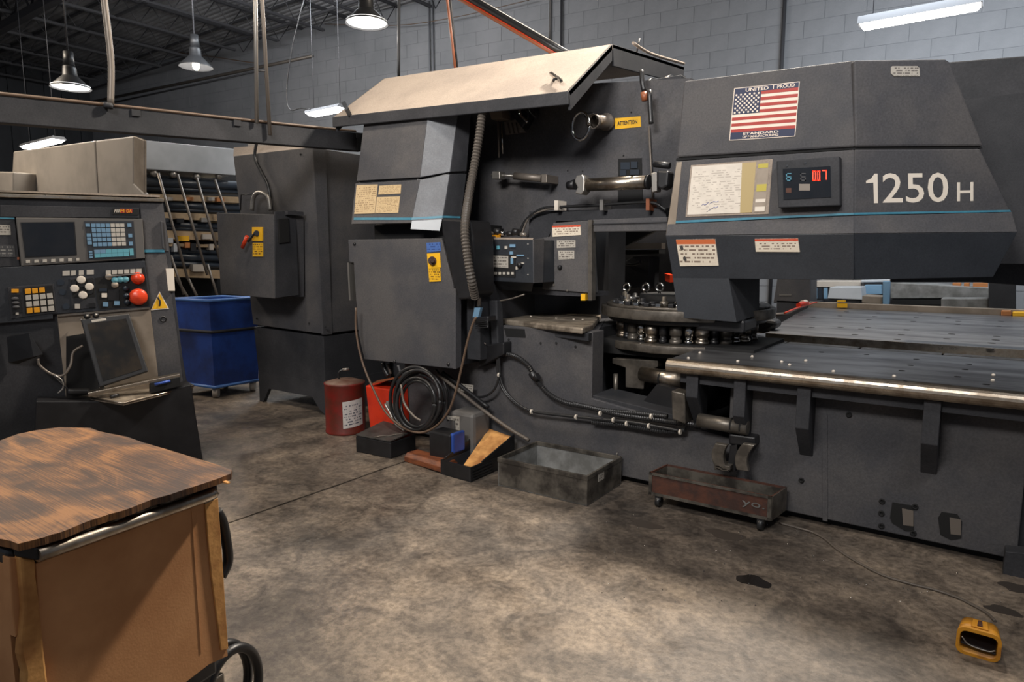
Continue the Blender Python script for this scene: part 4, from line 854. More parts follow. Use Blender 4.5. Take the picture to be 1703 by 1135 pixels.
for x, y in ((1339, 271), (1309, 276)): MB().cyl(H1.at(x, y, .07), H1.at(x, y, .075), .006, .006, 8).build('screw', mt['chrome'], dx)
HU = Pl(H1.at(1260, 390, .05), (1, 0, 0), H1.at(1260, 390, .05)-H1.at(1260, 464, .0))
wl_ = MB().pr(HU, [(1124, 399), (1189, 398), (1195, 442), (1131, 443)], .008).build('warning_notice', mt['warn'], T)
for x, y in ((1135, 412), (1140, 430)): MB().cyl(HU.at(x, y, .008), HU.at(x, y, .0095), .016, .016, 10).build('pictogram', mt['ink'], wl_)
MB().pr(HU, [(1255, 398), (1327, 397), (1330, 419.5), (1257, 419)], .008).build('warning_notice', mt['warnr'], T)
MB().pr(H2, [(1484, 110), (1526, 110), (1529, 113), (1530, 127), (1487, 127), (1482, 122), (1482, 112)], .004).build('rating_plate', mt['plateL'], T)
# --- side shelf plate with T slots
ST = PZ(1.1); f = [ST.at(x, y) for x, y in ((826, 530), (969, 546), (986, 540), (1000, 523), (862, 521))]
MB().extr(f, (0, 0, -.045)).build('side_table_plate', mt['steelw'], T, bev=.012)
MB().extr([p+V((0.02, .05, -.045)) for p in f], (0, .0, -.05)).build('side_table_web', mt['dark'], T)
for x, y in ((883, 527), (925, 530), (954, 532), (969, 532)): MB().cyl(ST.at(x, y), ST.at(x, y)+V((0, 0, .006)), .009, .007, 10).build('ball_stop', mt['white'], T)
# --- hoses of the press
def hose(pts, r, m, nm='hose', rib=0, n=8, sub=6): return MB().tube(pts, r, n, sub, rib).build(nm, m, T)
HP = PY(3.98)
hose([PY(Yh).at(x, y) for x, y, Yh in ((803, 178, 4.02), (797, 225, 4.0), (788, 280, 3.96), (779, 330, 3.86), (773, 380, 3.72), (777, 425, 3.70), (784, 465, 3.72), (790, 494, 3.82))], .034, mt['hosed'], 'corrugated_hose', .024, 12)
MB().cyl(HP.at(768, 384, .04), HP.at(772, 389, .04), .012, .012, 8).build('orange_clip', mt['keyy'], T)
GP = PY(3.92)
hose([GP.at(x, y) for x, y in ((787, 425), (786, 395), (781, 380), (789, 374), (796, 380), (798, 400), (798, 450), (797, 490), (796, 510))], .016, mt['alurod'], 'loop_hose')
hose([GP.at(x, y) for x, y in ((792, 430), (792, 470), (790, 500), (788, 520))], .01, mt['rubber'], 'loop_hose')
MB().pr(GP, [(789, 512), (799, 512), (795, 528), (786, 528)], .03, 0).build('taped_joint', mt['keyb'], T)
MB().pr(PY(3.95), [(790, 528), (812, 526), (812, 536), (790, 540)], .05, -.05).build('plug_body', mt['black'], T, bev=.01)
for i in range(5): hose([PY(3.9).at(x, y) for x, y in ((791, 534+3*i), (804, 533+3*i), (812, 536+2*i))], .004, mt['rubber'], 'plug_wire', 0, 5, 3)
MB().pr(PY(4.05), [(812, 500), (826, 500), (829, 585), (818, 588)], .0, -.08).build('vertical_post', mt['dark'], T, bev=.01)
MB().pr(PY(4.05), [(795, 575), (838, 570), (838, 590), (795, 612)], .02, -.1).build('cable_outlet', mt['black'], T, bev=.01)
hose([PY(4.1).at(x, y) for x, y in ((798, 497), (825, 501), (850, 497), (872, 490))], .006, mt['alurod'], 'thin_cable')
hose([PY(4.0).at(x, y) for x, y in ((790, 545), (797, 562), (808, 573))], .004, mt['alurod'], 'thin_cable')
FH_ = PY(4.08)
hose([FH_.at(x, y) for x, y in ((828, 588), (855, 592), (878, 608), (892, 632), (912, 655), (940, 670), (980, 678), (1030, 690), (1080, 697), (1130, 704), (1165, 708))], .020, mt['rubber'], 'corrugated_hose', .016, 10)
hose([FH_.at(x, y, .02) for x, y in ((884, 620), (890, 628), (895, 626))], .03, mt['black'], 'hose_joint')
hose([FH_.at(x, y) for x, y in ((955, 672), (1000, 682), (1060, 688), (1110, 693))], .017, mt['rubber'], 'corrugated_hose', .016, 10)
for dxx in (0, 3): hose([FH_.at(x+dxx, y, .02) for x, y in ((827, 590), (828, 622), (836, 648), (858, 672), (885, 685), (940, 692), (990, 697), (1050, 703), (1130, 717))], .010, mt['rubber'], 'black_cable')
hose([FH_.at(x, y, .03) for x, y in ((832, 622), (822, 648), (805, 660), (785, 660))], .009, mt['rubber'], 'black_cable')
hose([FH_.at(x, y, .0) for x, y in ((985, 703), (1040, 708), (1100, 718), (1140, 716))], .018, mt['rubber'], 'corrugated_hose', .016, 10)
for x, y in ((830, 624), (884, 685), (958, 694), (998, 688), (1020, 699), (1042, 705), (1079, 709), (1131, 719), (1083, 693)): MB().lathe(FH_.at(x, y, .03)-V((.006, 0, 0)), (1, 0, 0), [(0, .018), (.012, .018)], 10).build('cable_tie', mt['white'], T)
hose([PY(4.0).at(x, y) for x, y in ((728, 622), (760, 648), (800, 680), (845, 712), (880, 733))], .014, mt['grcab'], 'slanting_hose')
hose([PY(4.02).at(x, y) for x, y in ((736, 620), (770, 645), (812, 678))], .016, mt['rubber'], 'slanting_hose')
hose([PY(4.03).at(x, y) for x, y in ((745, 700), (745, 660), (738, 635), (725, 615))], .010, mt['rubber'], 'black_cable')
MB().pr(PY(4.05), [(763, 638), (787, 641), (786, 655), (763, 650)], .004, 0).build('paper_tag', mt['plateL'], T)
hose([PY(3.95).at(x, y) for x, y in ((637, 604), (640, 615), (646, 626))], .02, mt['rubber'], 'drain_pipe'); hose([PY(3.95).at(x, y) for x, y in ((645, 606), (650, 622))], .012, mt['alurod'], 'drain_pipe')
# fittings on top of the control pod
PT = PY(4.2)
for i, (x, y, r, m) in enumerate(((805, 388, .028, 'steel'), (815, 389, .02, 'beige'), (828, 386, .03, 'black'), (835, 388, .022, 'chrome'), (848, 389, .02, 'black'), (858, 386, .028, 'black'), (870, 390, .014, 'alu'))):
    MB().cyl(PT.at(x-4, y), PT.at(x+4, y), r, r*.8, 12).build('air_valve', mt[m], T)
MB().rect(PT, 815, 391, 826, 396, .05).build('yellow_cap', mt['keyy'], T)
# ================================================================ TABLES
t = thing('front_work_table', 'bright edged steel work table in front of the press with ball stops', 'table', (-.2, 4.5, .86))
MB().extr([(-1.62, 3.97, .95), (1.7, 3.97, .95), (1.7, 5.13, .95), (-1.66, 5.17, .95)][::-1], (0, 0, -.03)).build('table_top', mt['plate'], t, bev=.003)
q = MB(); pr_ = [(3.975, .951)] + [(3.965-.045*math.sin(a_), .905+.046*math.cos(a_)) for a_ in [i*math.pi/10 for i in range(1, 9)]] + [(3.98, .865)]
q.extr([(-1.63, y, z) for y, z in pr_], (3.33, 0, 0)); o = q.build('rounded_front_rail', mt['steel'], t)
MB().box((-1.56, 4.0, .80), (1.7, 4.13, .92)).build('table_apron', mt['dark'], t)
MB().box((-1.50, 4.14, .861), (1.7, 5.1, .919)).build('table_frame', mt['black'], t)
for x, y in ((1164, 588), (1145, 597), (1251, 594), (1249, 583), (1227, 602), (1340, 601), (1313, 608), (1300, 636-33), (1386, 619), (1487, 627), (1651, 634), (1652, 625)): 
    p = PZ(.95).at(x, y); MB().lathe(p, (0, 0, 1), [(0, .010), (.008, .009), (.011, .004)], 10).build('ball_stop', mt['white'], t)
for x, y in ((1366, 586), (1441, 590), (1524, 598), (1514, 608), (1611, 606), (1605, 615), (1593, 627), (1500, 617), (1640, 640)):
    p = PZ(.95).at(x, y); MB().cyl(p, p+V((0, 0, .0012)), .017, .017, 14).build('ball_hole', mt['hole'], t)
# guide channel between the tables
t = thing('guide_channel', 'segmented steel guide rail between the front and rear table plates', 'rail', (-.2, 5.3, .86))
for i in range(7): MB().box((-1.72+i*.5, 5.2, .88), (-1.23+i*.5, 5.33, .945)).build('rail_segment', mt['steeld'], t, bev=.006)
MB().box((-1.72, 5.34, .84), (1.7, 5.7, .875)).build('chip_gutter', mt['hole'], t)
t = thing('rear_work_table', 'long steel work table of three plates beyond the guide rail', 'table', (-.2, 7.4, .80))
ys = [5.74, 6.62, 7.72, 9.02]
for i in range(3):
    x0 = -1.5-.12*i
    MB().extr([(x0, ys[i], .95), (1.7, ys[i], .95), (1.7, ys[i+1]-.006, .95), (x0-.11, ys[i+1]-.006, .95)][::-1], (0, 0, -.03)).build('table_plate', mt['plate'], t, bev=.003)
MB().box((-1.4, 5.80, .80), (1.7, 8.95, .915)).build('table_frame', mt['dark'], t)
for X in (-1.35, 1.5):
    for Y_ in (5.95, 8.7): MB().box((X, Y_, 0), (X+.12, Y_+.12, .8)).build('leg', mt['dark'], t)
MB().box((-1.5, 5.72, .89), (1.7, 5.738, .955)).build('front_edge_strip', mt['steel'], t)
q = [(1414, 514), (1408, 519), (1397, 526), (1460, 521), (1455, 527), (1445, 532), (1530, 521), (1524, 529), (1519, 535), (1577, 529), (1594, 535), (1592, 540), (1665, 535), (1660, 543), (1398, 545), (1350, 545), (1352, 528), (1432, 548), (1444, 545), (1422, 557), (1508, 549), (1499, 557), (1492, 565), (1583, 556), (1575, 564), (1564, 574), (1658, 560), (1656, 566), (1649, 571), (1646, 581), (1331, 525)]
for x, y in q:
    p = PZ(.95).at(x, y); MB().cyl(p, p+V((0, 0, .0015)), .026, .026, 12).build('ball_hole', mt['hole'], t)
MB().box((-1.86, 9.03, .86), (.38, 9.11, 1.02)).build('back_rail', mt['beige'], t, bev=.006)
RB = PY(9.02)
MB().rect(RB, 1392, 505, 1409, 512, .012, .0).build('yellow_label', mt['yellow'], t); MB().rect(RB, 1392, 500, 1405, 503, .02, -.05).build('yellow_clip', mt['yellow'], t)
MB().rect(RB, 1665, 517, 1682, 526, .05, -.05).build('wooden_stop', mt['brown'], t, bev=.01); MB().rect(RB, 1684, 519, 1710, 527, .05, -.05).build('yellow_stop', mt['yellow'], t, bev=.01)
RC = PZ(.99)
MB().tube([RC.at(x, y) for x, y in ((1285, 524), (1306, 522), (1325, 514), (1345, 506))], .018, 8, 5).build('air_hose', mt['alurod'], t)
MB().tube([PZ(1.03).at(x, y) for x, y in ((1305, 521), (1325, 513), (1350, 505), (1358, 503))], .010, 8, 5).build('red_hose', mt['but'], t)
MB().tube([PZ(1.05).at(x, y) for x, y in ((1328, 508), (1342, 504))], .028, 10, 1).build('red_white_sleeve', mt['redb'], t); MB().tube([PZ(1.06).at(x, y) for x, y in ((1334, 504), (1340, 503))], .03, 10, 1).build('white_sleeve', mt['white'], t)
MB().pr(PY(5.95), [(1262, 530), (1290, 534), (1292, 544), (1270, 556), (1240, 552), (1232, 536)], .0, -.2).build('black_clamp', mt['black'], t, bev=.03)
# carriage arm behind the head nose
t = thing('carriage_post', 'dark grey carriage post behind the head nose, left of the bright gap', 'post', (-2.6, 9.6, 0))
MB().pr(PY(9.3), [(1296, 440), (1348, 440), (1348, 506), (1286, 504)], 0, -.4).build('post_body', mt['paint'], t, bev=.01)
o = PY(9.3).at(1318, 505); MB().box((o.x-.2, 9.3, 0), (o.x+.3, 9.7, 1.0)).build('post_foot', mt['dark'], t)
MB().rect(PY(9.3), 1296, 490, 1316, 492, .01).build('trim_strip', mt['alu'], t)
# things seen through the gap beyond the rear table
G = PY(10.2)
def gthing(nm, px, m, label, cat, d=.5, extra=None, Yp=10.2, zb=0.0):
    g = PY(Yp); f_ = [g.at(x, y) for x, y in px]; xs = [p.x for p in f_]
    r_ = thing(nm, label, cat, (sum(xs)/len(xs), Yp+d/2, zb)); MB().extr(f_, (0, d, 0)).build('body', mt[m], r_, bev=.008)
    zl = min(p.z for p in f_)
    if zl > zb+.05: MB().box((min(xs)+.03, Yp+.03, zb), (max(xs)-.03, Yp+d-.03, zl)).build('stand', mt['dark'], r_)
    return r_
r_ = gthing('packing_machine', [(1349, 468), (1432, 468), (1432, 478), (1350, 478)], 'cream', 'cream machine hood seen left in the gap under the head', 'machine', .8, Yp=11.0)
for x0, m in ((1353, 'keyb'), (1361, 'duct'), (1370, 'keyb')): MB().rect(PY(10.95), x0, 479, x0+6, 497, .02, 0).build('blue_door', mt[m], r_)
gthing('white_bench', [(1380, 478), (1432, 478), (1434, 499), (1376, 497)], 'lgrey', 'pale grey bench block beyond the left part of the rear rail', 'bench', .5, Yp=10.4)
gthing('blue_cabinet', [(1438, 474), (1466, 474), (1466, 490), (1437, 490)], 'keyb', 'light blue cabinet seen in the gap beside the hanging sheet', 'cabinet', .4, Yp=10.8)
gthing('paper_stack', [(1434, 492), (1468, 494), (1468, 507), (1433, 504)], 'beige', 'small beige box on a stand just beyond the rear rail', 'box', .4, Yp=9.9)
gthing('draped_sheet', [(1468, 468), (1480, 468), (1478, 507), (1468, 507)], 'keyb', 'pale blue upright panel between the blue cabinet and the grey slab', 'panel', .1, Yp=9.8)
r_ = gthing('steel_slab', [(1481, 470), (1660, 480), (1660, 496), (1481, 497)], 'galvl', 'long grey steel body of a machine beyond the rear table', 'machine', .6, Yp=10.1)
MB().rect(PY(10.05), 1481, 499, 1565, 507, 0, -.1).build('dark_base', mt['hole'], r_)
gthing('grey_chest', [(1565, 497), (1644, 497), (1644, 522), (1565, 515)], 'galvl', 'pale grey low chest with dark slots beyond the rear rail', 'chest', .35, Yp=9.5)
gthing('machine_column', [(1644, 468), (1690, 468), (1690, 530), (1644, 520)], 'dark', 'dark ribbed machine column at the right of the gap under the head', 'column', .4, Yp=9.4)
for i, (x0, x1) in enumerate(((1584, 1598), (1603, 1612), (1618, 1643))):
    tag(MB().rect(PY(10.25), x0, 471, x1, 478.5+i*.4, .0, -.2).build('cardboard_box', mt['brown'], bev=.004), ['leftmost small brown box on the grey steel machine body', 'middle and narrowest brown box on the grey steel machine body', 'widest brown box on the grey steel machine body, at the right'][i], 'box', 'brown boxes beyond the table')
gthing('roller_stand', [(1432, 466), (1590, 463), (1590, 468), (1432, 470)], 'lgrey', 'pale shelf edge just below the bottom of the press head', 'shelf', .3, Yp=10.9)
# ================================================================ CONTROL CONSOLE at the left
CP = Pl((-5.1, 2.7, 0), (.35, .94, 0))
T = thing('control_console', 'wide charcoal machine control console with screen, key pads and red buttons', 'console', (-5.4, 2.2, 0))
def cpl(px, d1, nm, m, d0=0, par=None, **k): return MB().pr(CP, px, d1, d0).build(nm, m, par or T, **k)
def crc(x0, y0, x1, y1, d1, nm, m, d0=0, par=None, sl=0., **k): return cpl([(x0, y0), (x1, y0+sl*(x1-x0)), (x1, y1+sl*(x1-x0)), (x0, y1)], d1, nm, m, d0, par, **k)
cpl([(-260, 318), (271, 336), (283, 420), (292, 500), (303, 590), (322, 700), (332, 765), (-260, 1010)], 0, 'cabinet_body', mt['dark'], -.5, bev=.006)
cpl([(-260, 314), (272, 330), (273, 336), (-260, 321)], .03, 'top_rail', mt['steel'], -.3, bev=.004)
cpl([(-260, 308), (266, 325), (266, 328), (-260, 311)], .0, 'top_edge', mt['tan'], -.4)
cpl([(233, 338), (271, 338), (281, 418), (240, 418)], .004, 'right_panel', mt['paint'])
cpl([(237, 415.5), (273, 415.5), (274, 420), (237, 420)], .008, 'teal_stripe', mt['teal'])
cpl([(240, 423), (276, 423), (300, 600), (312, 690), (262, 690), (250, 515)], .004, 'right_panel', mt['paint'], bev=.003)
cpl([(0, 341), (231, 346), (232, 363), (0, 361)], .02, 'header_band', mt['dark'], bev=.003)
b_ = cpl([(187, 347), (230, 348), (230, 358), (187, 357)], .026, 'name_plate', mt['hole'])
tpx('FIIII', CP, 190, 353.5, 198, 353.5, 191, 348.5, .0265, mt['white'], T, bold=.01)
crc(199.5, 347.8, 207.5, 354.3, .028, 'red_plate', mt['flagr']); crc(209, 348, 220, 354.5, .028, 'red_plate', mt['flagr'])
tpx('M', CP, 200.5, 353.6, 206.5, 353.6, 200.5, 348.5, .0285, mt['yellow'], T); tpx('OA', CP, 210, 353.8, 219, 353.8, 210, 348.7, .0285, mt['yellow'], T)
cpl([(-260, 355), (24, 361), (33, 443), (-260, 455)], .015, 'left_panel', mt['dark'], bev=.003)
cpl([(0, 361.5), (24, 362.5), (24, 365), (0, 364)], .018, 'teal_stripe', mt['teal'])
cpl([(-4, 374), (17, 375), (18, 391), (-4, 391)], .018, 'small_notice', mt['plateL'])
cpl([(-6, 407), (24, 408), (26, 428), (-6, 428)], .018, 'faded_notice', printed('faded lettering', (66, 66, 68), (130, 128, 124), 4, 12, .5))
crc(28.5, 428, 32, 432, .022, 'orange_lamp', mt['orange'])
fr = cpl([(26, 362), (237, 364), (241, 430), (35, 443)], .035, 'bezel', M('console bezel grey', (86, 83, 80), .55), bev=.005)
cpl([(34, 370), (124, 369), (128, 425), (42, 429)], .037, 'screen_frame', mt['black'], .03, fr)
cpl([(36, 371.5), (122, 370.5), (126, 423.5), (43.5, 427)], .039, 'crt_screen', mt['screen'], .03, fr)
for i in range(7): crc(43+i*14, 433-i*.6, 50+i*14-(2 if i == 6 else 0), 438-i*.6, .04, 'soft_key', mt['key'], .03, fr, -.04, bev=.001)
kp = cpl([(140, 368), (222, 368), (227, 429), (147, 432.5)], .038, 'key_panel', mt['navy'], .03, fr)
def kq(u, v): return bil(CP, [(140, 368), (222, 368), (227, 429), (147, 432.5)], u, v)
def key(u0, v0, u1, v1, m, nm='key_cap'): return MB().pr(CP, [kq(u0, v0), kq(u1, v0), kq(u1, v1), kq(u0, v1)], .043, .036).build(nm, mt[m], fr)
for r in range(5):
    for c in range(7): key(.135+c*.098, .06+r*.125, .135+c*.098+.085, .06+r*.125+.10, 'keyb' if c < 4 else 'key')
for u, v in ((.02, .06), (.02, .32), (.02, .42), (.02, .52)): key(u, v, u+.09, v+.085, 'keyb')
for v in (.06, .34, .56): key(.87, v, .95, v+.1, 'keyb')
for r in range(2):
    for c in range(6): key(.14+c*.12, .745+r*.105, .14+c*.12+.115, .745+r*.105+.098, 'keyt' if (c > 1 or r) else 'keyb')
for r in range(3): key(.03, .77+r*.07, .10, .77+r*.07+.05, 'keyb')
key(.87, .74, .95, .93, 'keyt')
lp = cpl([(-260, 452), (0, 445), (241, 434), (251, 512), (88, 523), (88, 531), (-260, 560)], .03, 'lower_panel', mt['navy'], bev=.004)
f1 = cpl([(12, 478), (89, 472), (95, 520), (18, 531)], .036, 'pad_frame', mt['dark'], .03, lp, bev=.002)
cpl([(38, 479), (87, 475), (92, 518), (42, 523)], .038, 'pad_recess', mt['hole'], .03, lp)
PQ = [(38, 479), (87, 475), (92, 518), (42, 523)]
for r in range(4):
    for c in range(4):
        if r == 0 and c == 3: continue
        a = [bil(CP, PQ, u, v) for u, v in ((.06+c*.24, .05+r*.245), (.06+c*.24+.19, .05+r*.245), (.06+c*.24+.19, .05+r*.245+.19), (.06+c*.24, .05+r*.245+.19))]
        MB().pr(CP, a, .046, .034).build('square_button', mt['keyy' if r == 0 or (r == 3 and c < 2) else 'key'], lp, bev=.0015)
crc(19, 481, 31, 487, .044, 'amber_button', mt['keyy'], .034, lp)
cpl([(17, 491), (33, 490), (37, 520), (21, 523)], .040, 'slot_plate', mt['black'], .034, lp)
for x, y in ((25, 497), (26, 504), (27, 511)): MB().ball(CP.at(x, y, .042), .018, 10, (.6, 1.4, .7)).build('toggle_switch', mt['joist'], lp)
crc(26, 520, 31, 524, .044, 'small_label', mt['key'], .034, lp)
for i, x in enumerate((104, 118, 131, 144)): crc(x, 451-i*.6, x+(12 if i in (0, 3) else 8), 459-i*.6, .034, 'white_label', mt['key'], .03, lp, -.05)
for x, y in ((101, 470), (104, 486), (110, 510)): MB().cyl(CP.at(x, y, .03), CP.at(x, y, .033), .022, .022, 14).build('blue_symbol', mt['duct'], lp)
cpl([(116, 463), (156, 460), (160, 512), (119, 516)], .034, 'selector_frame', mt['dark'], .03, lp, bev=.002)
cpl([(118, 466), (155, 463), (158, 494), (121, 496)], .036, 'selector_field', mt['hole'], .03, lp)
for x, y in ((135, 465.5), (124, 480), (148.5, 477), (138, 491)): MB().lathe(CP.at(x, y, .034), CP.n, [(0, .028), (.012, .027), (.014, .02), (.013, 0)], 16).build('round_button', mt['white'], lp)
for x, y in ((123, 470), (136, 475), (150, 468), (150, 486)): MB().cyl(CP.at(x, y, .034), CP.at(x, y, .042), .018, .016, 12).build('dark_button', mt['black'], lp)
crc(124.5, 506, 133, 513.5, .044, 'white_key', mt['key'], .034, lp); crc(148, 504, 158, 512, .040, 'dark_key', mt['black'], .034, lp)
cpl([(161, 500), (158, 463), (240, 444), (248, 508), (166, 515)], .0325, 'button_field', mt['hole'], .03, lp)
for i in range(6): crc(176+i*10.2, 450-i*.5, 184.5+i*10.2, 457-i*.5, .04, 'white_key', mt['key'], .03, lp, -.04)
cpl([(176, 459), (237, 454), (237, 456), (177, 461)], .05, 'key_guard', mt['alu'], .03, lp)
for x, y, m in ((181, 461, 'beige'), (191, 466, 'keyt'), (200, 465, 'keyt'), (209, 465, 'keyt'), (191, 474, 'beige')): MB().lathe(CP.at(x, y, .03), CP.n, [(0, .024), (.014, .022), (.016, 0)], 12).build('small_knob', mt[m], lp)
MB().lathe(CP.at(229, 463, .03), CP.n, [(0, .045), (.015, .045), (.02, .03), (.045, .034), (.055, .02), (.057, 0)], 20).build('red_push_button', mt['but'], lp)
MB().lathe(CP.at(230, 494, .03), CP.n, [(0, .062), (.006, .062), (.008, .03), (.03, .03), (.032, .058), (.05, .058), (.062, .045), (.066, 0)], 26).build('emergency_stop', mt['but'], lp)
for x0, y0, m in ((169, 488, 'white'), (171, 503, 'keyb'), (190, 501, 'keyb')): crc(x0, y0, x0+9, y0+7, .038, 'label_tile', mt[m], .032, lp)
crc(180, 482, 198, 500, .036, 'dark_plate', mt['black'], .032, lp); crc(165, 480, 178, 485, .036, 'blue_plate', mt['duct'], .032, lp)
for x, y in ((209, 480), (210, 492), (211, 503)): MB().lathe(CP.at(x, y, .03), CP.n, [(0, .02), (.02, .018), (.022, 0)], 12).build('selector_knob', mt['teal'] if 0 else mt['duct'], lp)
# side fittings
cpl([(276, 447), (289, 447), (291, 484), (280, 484)], .03, 'white_plate', mt['white'], -.01)
cpl([(267, 368), (270, 368), (274, 416), (270, 412)], .03, 'pull_handle', mt['joist'], .0, bev=.004)
wt = cpl([(265.5, 485), (281, 514), (250.5, 516.5)], .008, 'warning_triangle', mt['white'])
cpl([(265.5, 488), (279, 512.5), (252.5, 514.5)], .0095, 'yellow_field', mt['yellow'], .004, wt)
MB().tube([CP.at(262, 494, .011), CP.at(266, 502, .011), CP.at(265, 509, .011)], .007, 6, 4).build('bolt_symbol', mt['ink'], wt)
MB().lathe(CP.at(271, 531, .0), CP.n, [(0, .024), (.01, .024), (.011, .014), (.0, .012)], 16).build('cable_grommet', mt['black'], T)
# beige service plate, desk
cpl([(95, 527), (250, 513), (263, 625), (258, 650), (110, 664)], .012, 'service_plate', mt['beige'], bev=.004)
cpl([(95, 523.5), (250, 511), (250, 514), (95, 527)], .03, 'chrome_strip', mt['steel'])
cpl([(110, 560), (140, 555), (176, 650), (110, 664)], .014, 'plate_shadow', mt['hole'])  # black patch paints the shadow zone on the beige plate
DZ = .97; DP = PZ(DZ)
f = [DP.at(x, y) for x, y in ((143, 664), (206, 671), (322, 640), (291, 628), (200, 640))]
# lower pedestal in front
CL = Pl(CP.pt(0, 0, .22), (.35, .94, 0))
MB().pr(CL, [(60, 668), (196, 668), (318, 640), (327, 700), (338, 768), (50, 860)], 0, -.2).build('pedestal', mt['black'], T, bev=.006)
# tray shelf
TZ = PZ(CL.at(250, 655, 0).z); TP_ = [TZ.at(x, y) for x, y in ((150, 662), (205, 671), (322, 642), (296, 628), (160, 653))]
MB().extr(TP_, (0, 0, -.018)).build('tray_shelf', mt['steelw'], T, bev=.003)
MB().tube([TP_[0], TP_[1], TP_[2], TP_[3]], .007, 6, 1).build('tray_rim', mt['steel'], T)
MB().pr(CL, [(146, 654), (300, 622), (300, 628), (147, 661)], .02, -.06).build('shelf_lip', mt['steel'], T, bev=.004)
MB().pr(CL, [(250, 637), (300, 627), (300, 643), (250, 655)], .03, -.05).build('pen_box', mt['hole'], T, bev=.004)
# left hand wedge box
wb = MB().loft([CP.at(11, 561, .02), CP.at(14, 604, .02), CP.at(30, 606, .02), CP.at(18, 558, .02)], [CP.at(48, 554, .10), CP.at(56, 594, .12), CP.at(72, 590, .12), CP.at(49, 555, .10)]).build('wedge_box', mt['black'], T, bev=.004)
MB().tube([CP.at(x, y, d) for x, y, d in ((63, 597, .1), (66, 608, .1), (85, 622, .1), (104, 625, .12), (117, 608, .12), (122, 586, .1), (138, 575, .1))], .009, 6, 6).build('coiled_cable', mt['alurod'], T)
MB().tube([CP.at(x, y, .12) for x, y in ((90, 624), (102, 632), (105, 645), (96, 655))], .006, 6, 6).build('coiled_cable', mt['alu'], T)
MB().tube([CP.at(x, y, .12) for x, y in ((90, 626), (104, 640), (120, 651), (150, 655))], .006, 6, 6).build('coiled_cable', mt['rubber'], T)
# touch screen leaning on the shelf
m0, m1, m2, m3 = CP.at(134, 531, .10), CP.at(215, 521.5, .10), CP.at(247, 618, .22), CP.at(165, 645, .24)
n_ = (m1-m0).cross(m3-m0).normalized(); n_ = n_ if n_.dot(EYE-m0) > 0 else -n_
t = thing('touch_screen', 'dusty black monitor leaning on the console tray shelf', 'monitor', m3)
MB().extr([m0, m1, m2, m3], -n_*.045).build('monitor_case', mt['black'], t, bev=.008)
L_ = lambda u, v, d=0.0: (m0*(1-u)+m1*u)*(1-v)+(m3*(1-u)+m2*u)*v + n_*d
MB().extr([L_(.0, .0, -.01), L_(.02, -.015, -.01), L_(.02, 1, -.01), L_(0, 1, -.01)], -n_*.05).build('chrome_edge', mt['alu'], t)
MB().extr([L_(.10, .08, .003), L_(.90, .08, .003), L_(.90, .93, .003), L_(.10, .93, .003)], -n_*.006).build('screen_glass', mt['glassd'], t)
MB().extr([L_(.20, .035, .003), L_(.5, .03, .003), L_(.5, .065, .003), L_(.2, .07, .003)], -n_*.004).build('name_strip', mt['plateL'], t)
for u in (.14, .32): MB().ball(L_(u, -.03, -.01), .022, 10).build('clip', mt['black'], t); MB().ball(L_(u, -.03, .012), .01, 8).build('clip_screw', mt['alu'], t)
tag(MB().tube([CL.at(257, 640, .045), CL.at(283, 634, .045)], .010, 8, 1).build('blue_marker', mt['blue']), 'blue marker pen lying in the box on the console tray', 'pen')
tag(MB().tube([CL.at(184, 661, .04), CL.at(197, 657, .02)], .014, 8, 1).build('small_torch', mt['black']), 'small black round object lying at the left of the console tray', 'tool')
tag(MB().rect(CP, 112, 648, 150, 657, .16, .08).build('scanner_cradle', mt['black'], bev=.012), 'black cradle at the left end of the console shelf, below the monitor', 'cradle')
# ================================================================ CART with plywood, front left
o0 = V((-1.766, .548, 0)); KP = Pl(o0, (-.162, .987, 0))
T = thing('tool_cart', 'tool cart with bright tubular handle and brown cardboard side', 'cart', (-2.1, .75, 0))
e0, e1 = KP.ab(KP.at(28, 950))[0], KP.ab(KP.at(362, 850))[0]
MB().lb(KP, e0, .30, e1-.01, .90, -.80, -.03).build('cart_body', mt['black'], T, bev=.01)
MB().lb(KP, e0-.01, .88, e1+.005, .935, -.82, -.01).build('top_tray', mt['black'], T, bev=.01)
MB().pr(KP, [(59, 938), (342, 836), (362, 834), (379, 1092), (348, 1106), (309, 1136), (220, 1200), (82, 1260)], 0, -.012).build('cardboard_side', mt['card'], T, bev=.002)
MB().pr(KP, [(341, 836), (363, 829), (380, 1080), (368, 1083), (352, 960), (346, 900)], .006, 0).build('folded_edge', mt['cardl'], T, bev=.002)
MB().pr(KP, [(318, 845), (320, 845), (336, 1085), (334, 1086)], .0015, 0).build('crease_line', mt['card'], T)
q = MB(); q.pr(KP, [(33, 927), (60, 932), (61, 960), (66, 1000), (72, 1060), (82, 1150), (82, 1240), (40, 1240), (42, 1120), (34, 1090), (40, 1010)], .018, -.01); q.build('torn_flap', mt['cardl'], T, bev=.006)
MB().pr(KP, [(15, 928), (32, 928), (38, 990), (34, 1050), (26, 1062), (20, 1020)], .0, -.03).build('torn_flap', mt['card'], T, bev=.003)
S2 = Pl(KP.pt(e0, 0, -.0), (.987, .162, 0)) 
MB().lb(KP, e0-.012, .25, e0-.002, .9, -.75, -.03).build('cardboard_side', mt['card'], T)
HPn = [KP.at(x, y, .045) for x, y in ((62, 924), (110, 906), (205, 872), (290, 844), (342, 826), (356, 818))]
MB().tube([HPn[0], HPn[0].lerp(HPn[4], .5), HPn[4], HPn[5]], .0165, 16, 5).build('tubular_handle', mt['steel'], T)
MB().loft([KP.at(20, 903, .0), KP.at(58, 912, .05), KP.at(62, 934, .05), KP.at(22, 925, .0)], [KP.at(45, 900, -.02), KP.at(82, 908, .045), KP.at(84, 924, .045), KP.at(50, 930, -.02)]).build('handle_bracket', mt['black'], T, bev=.004)
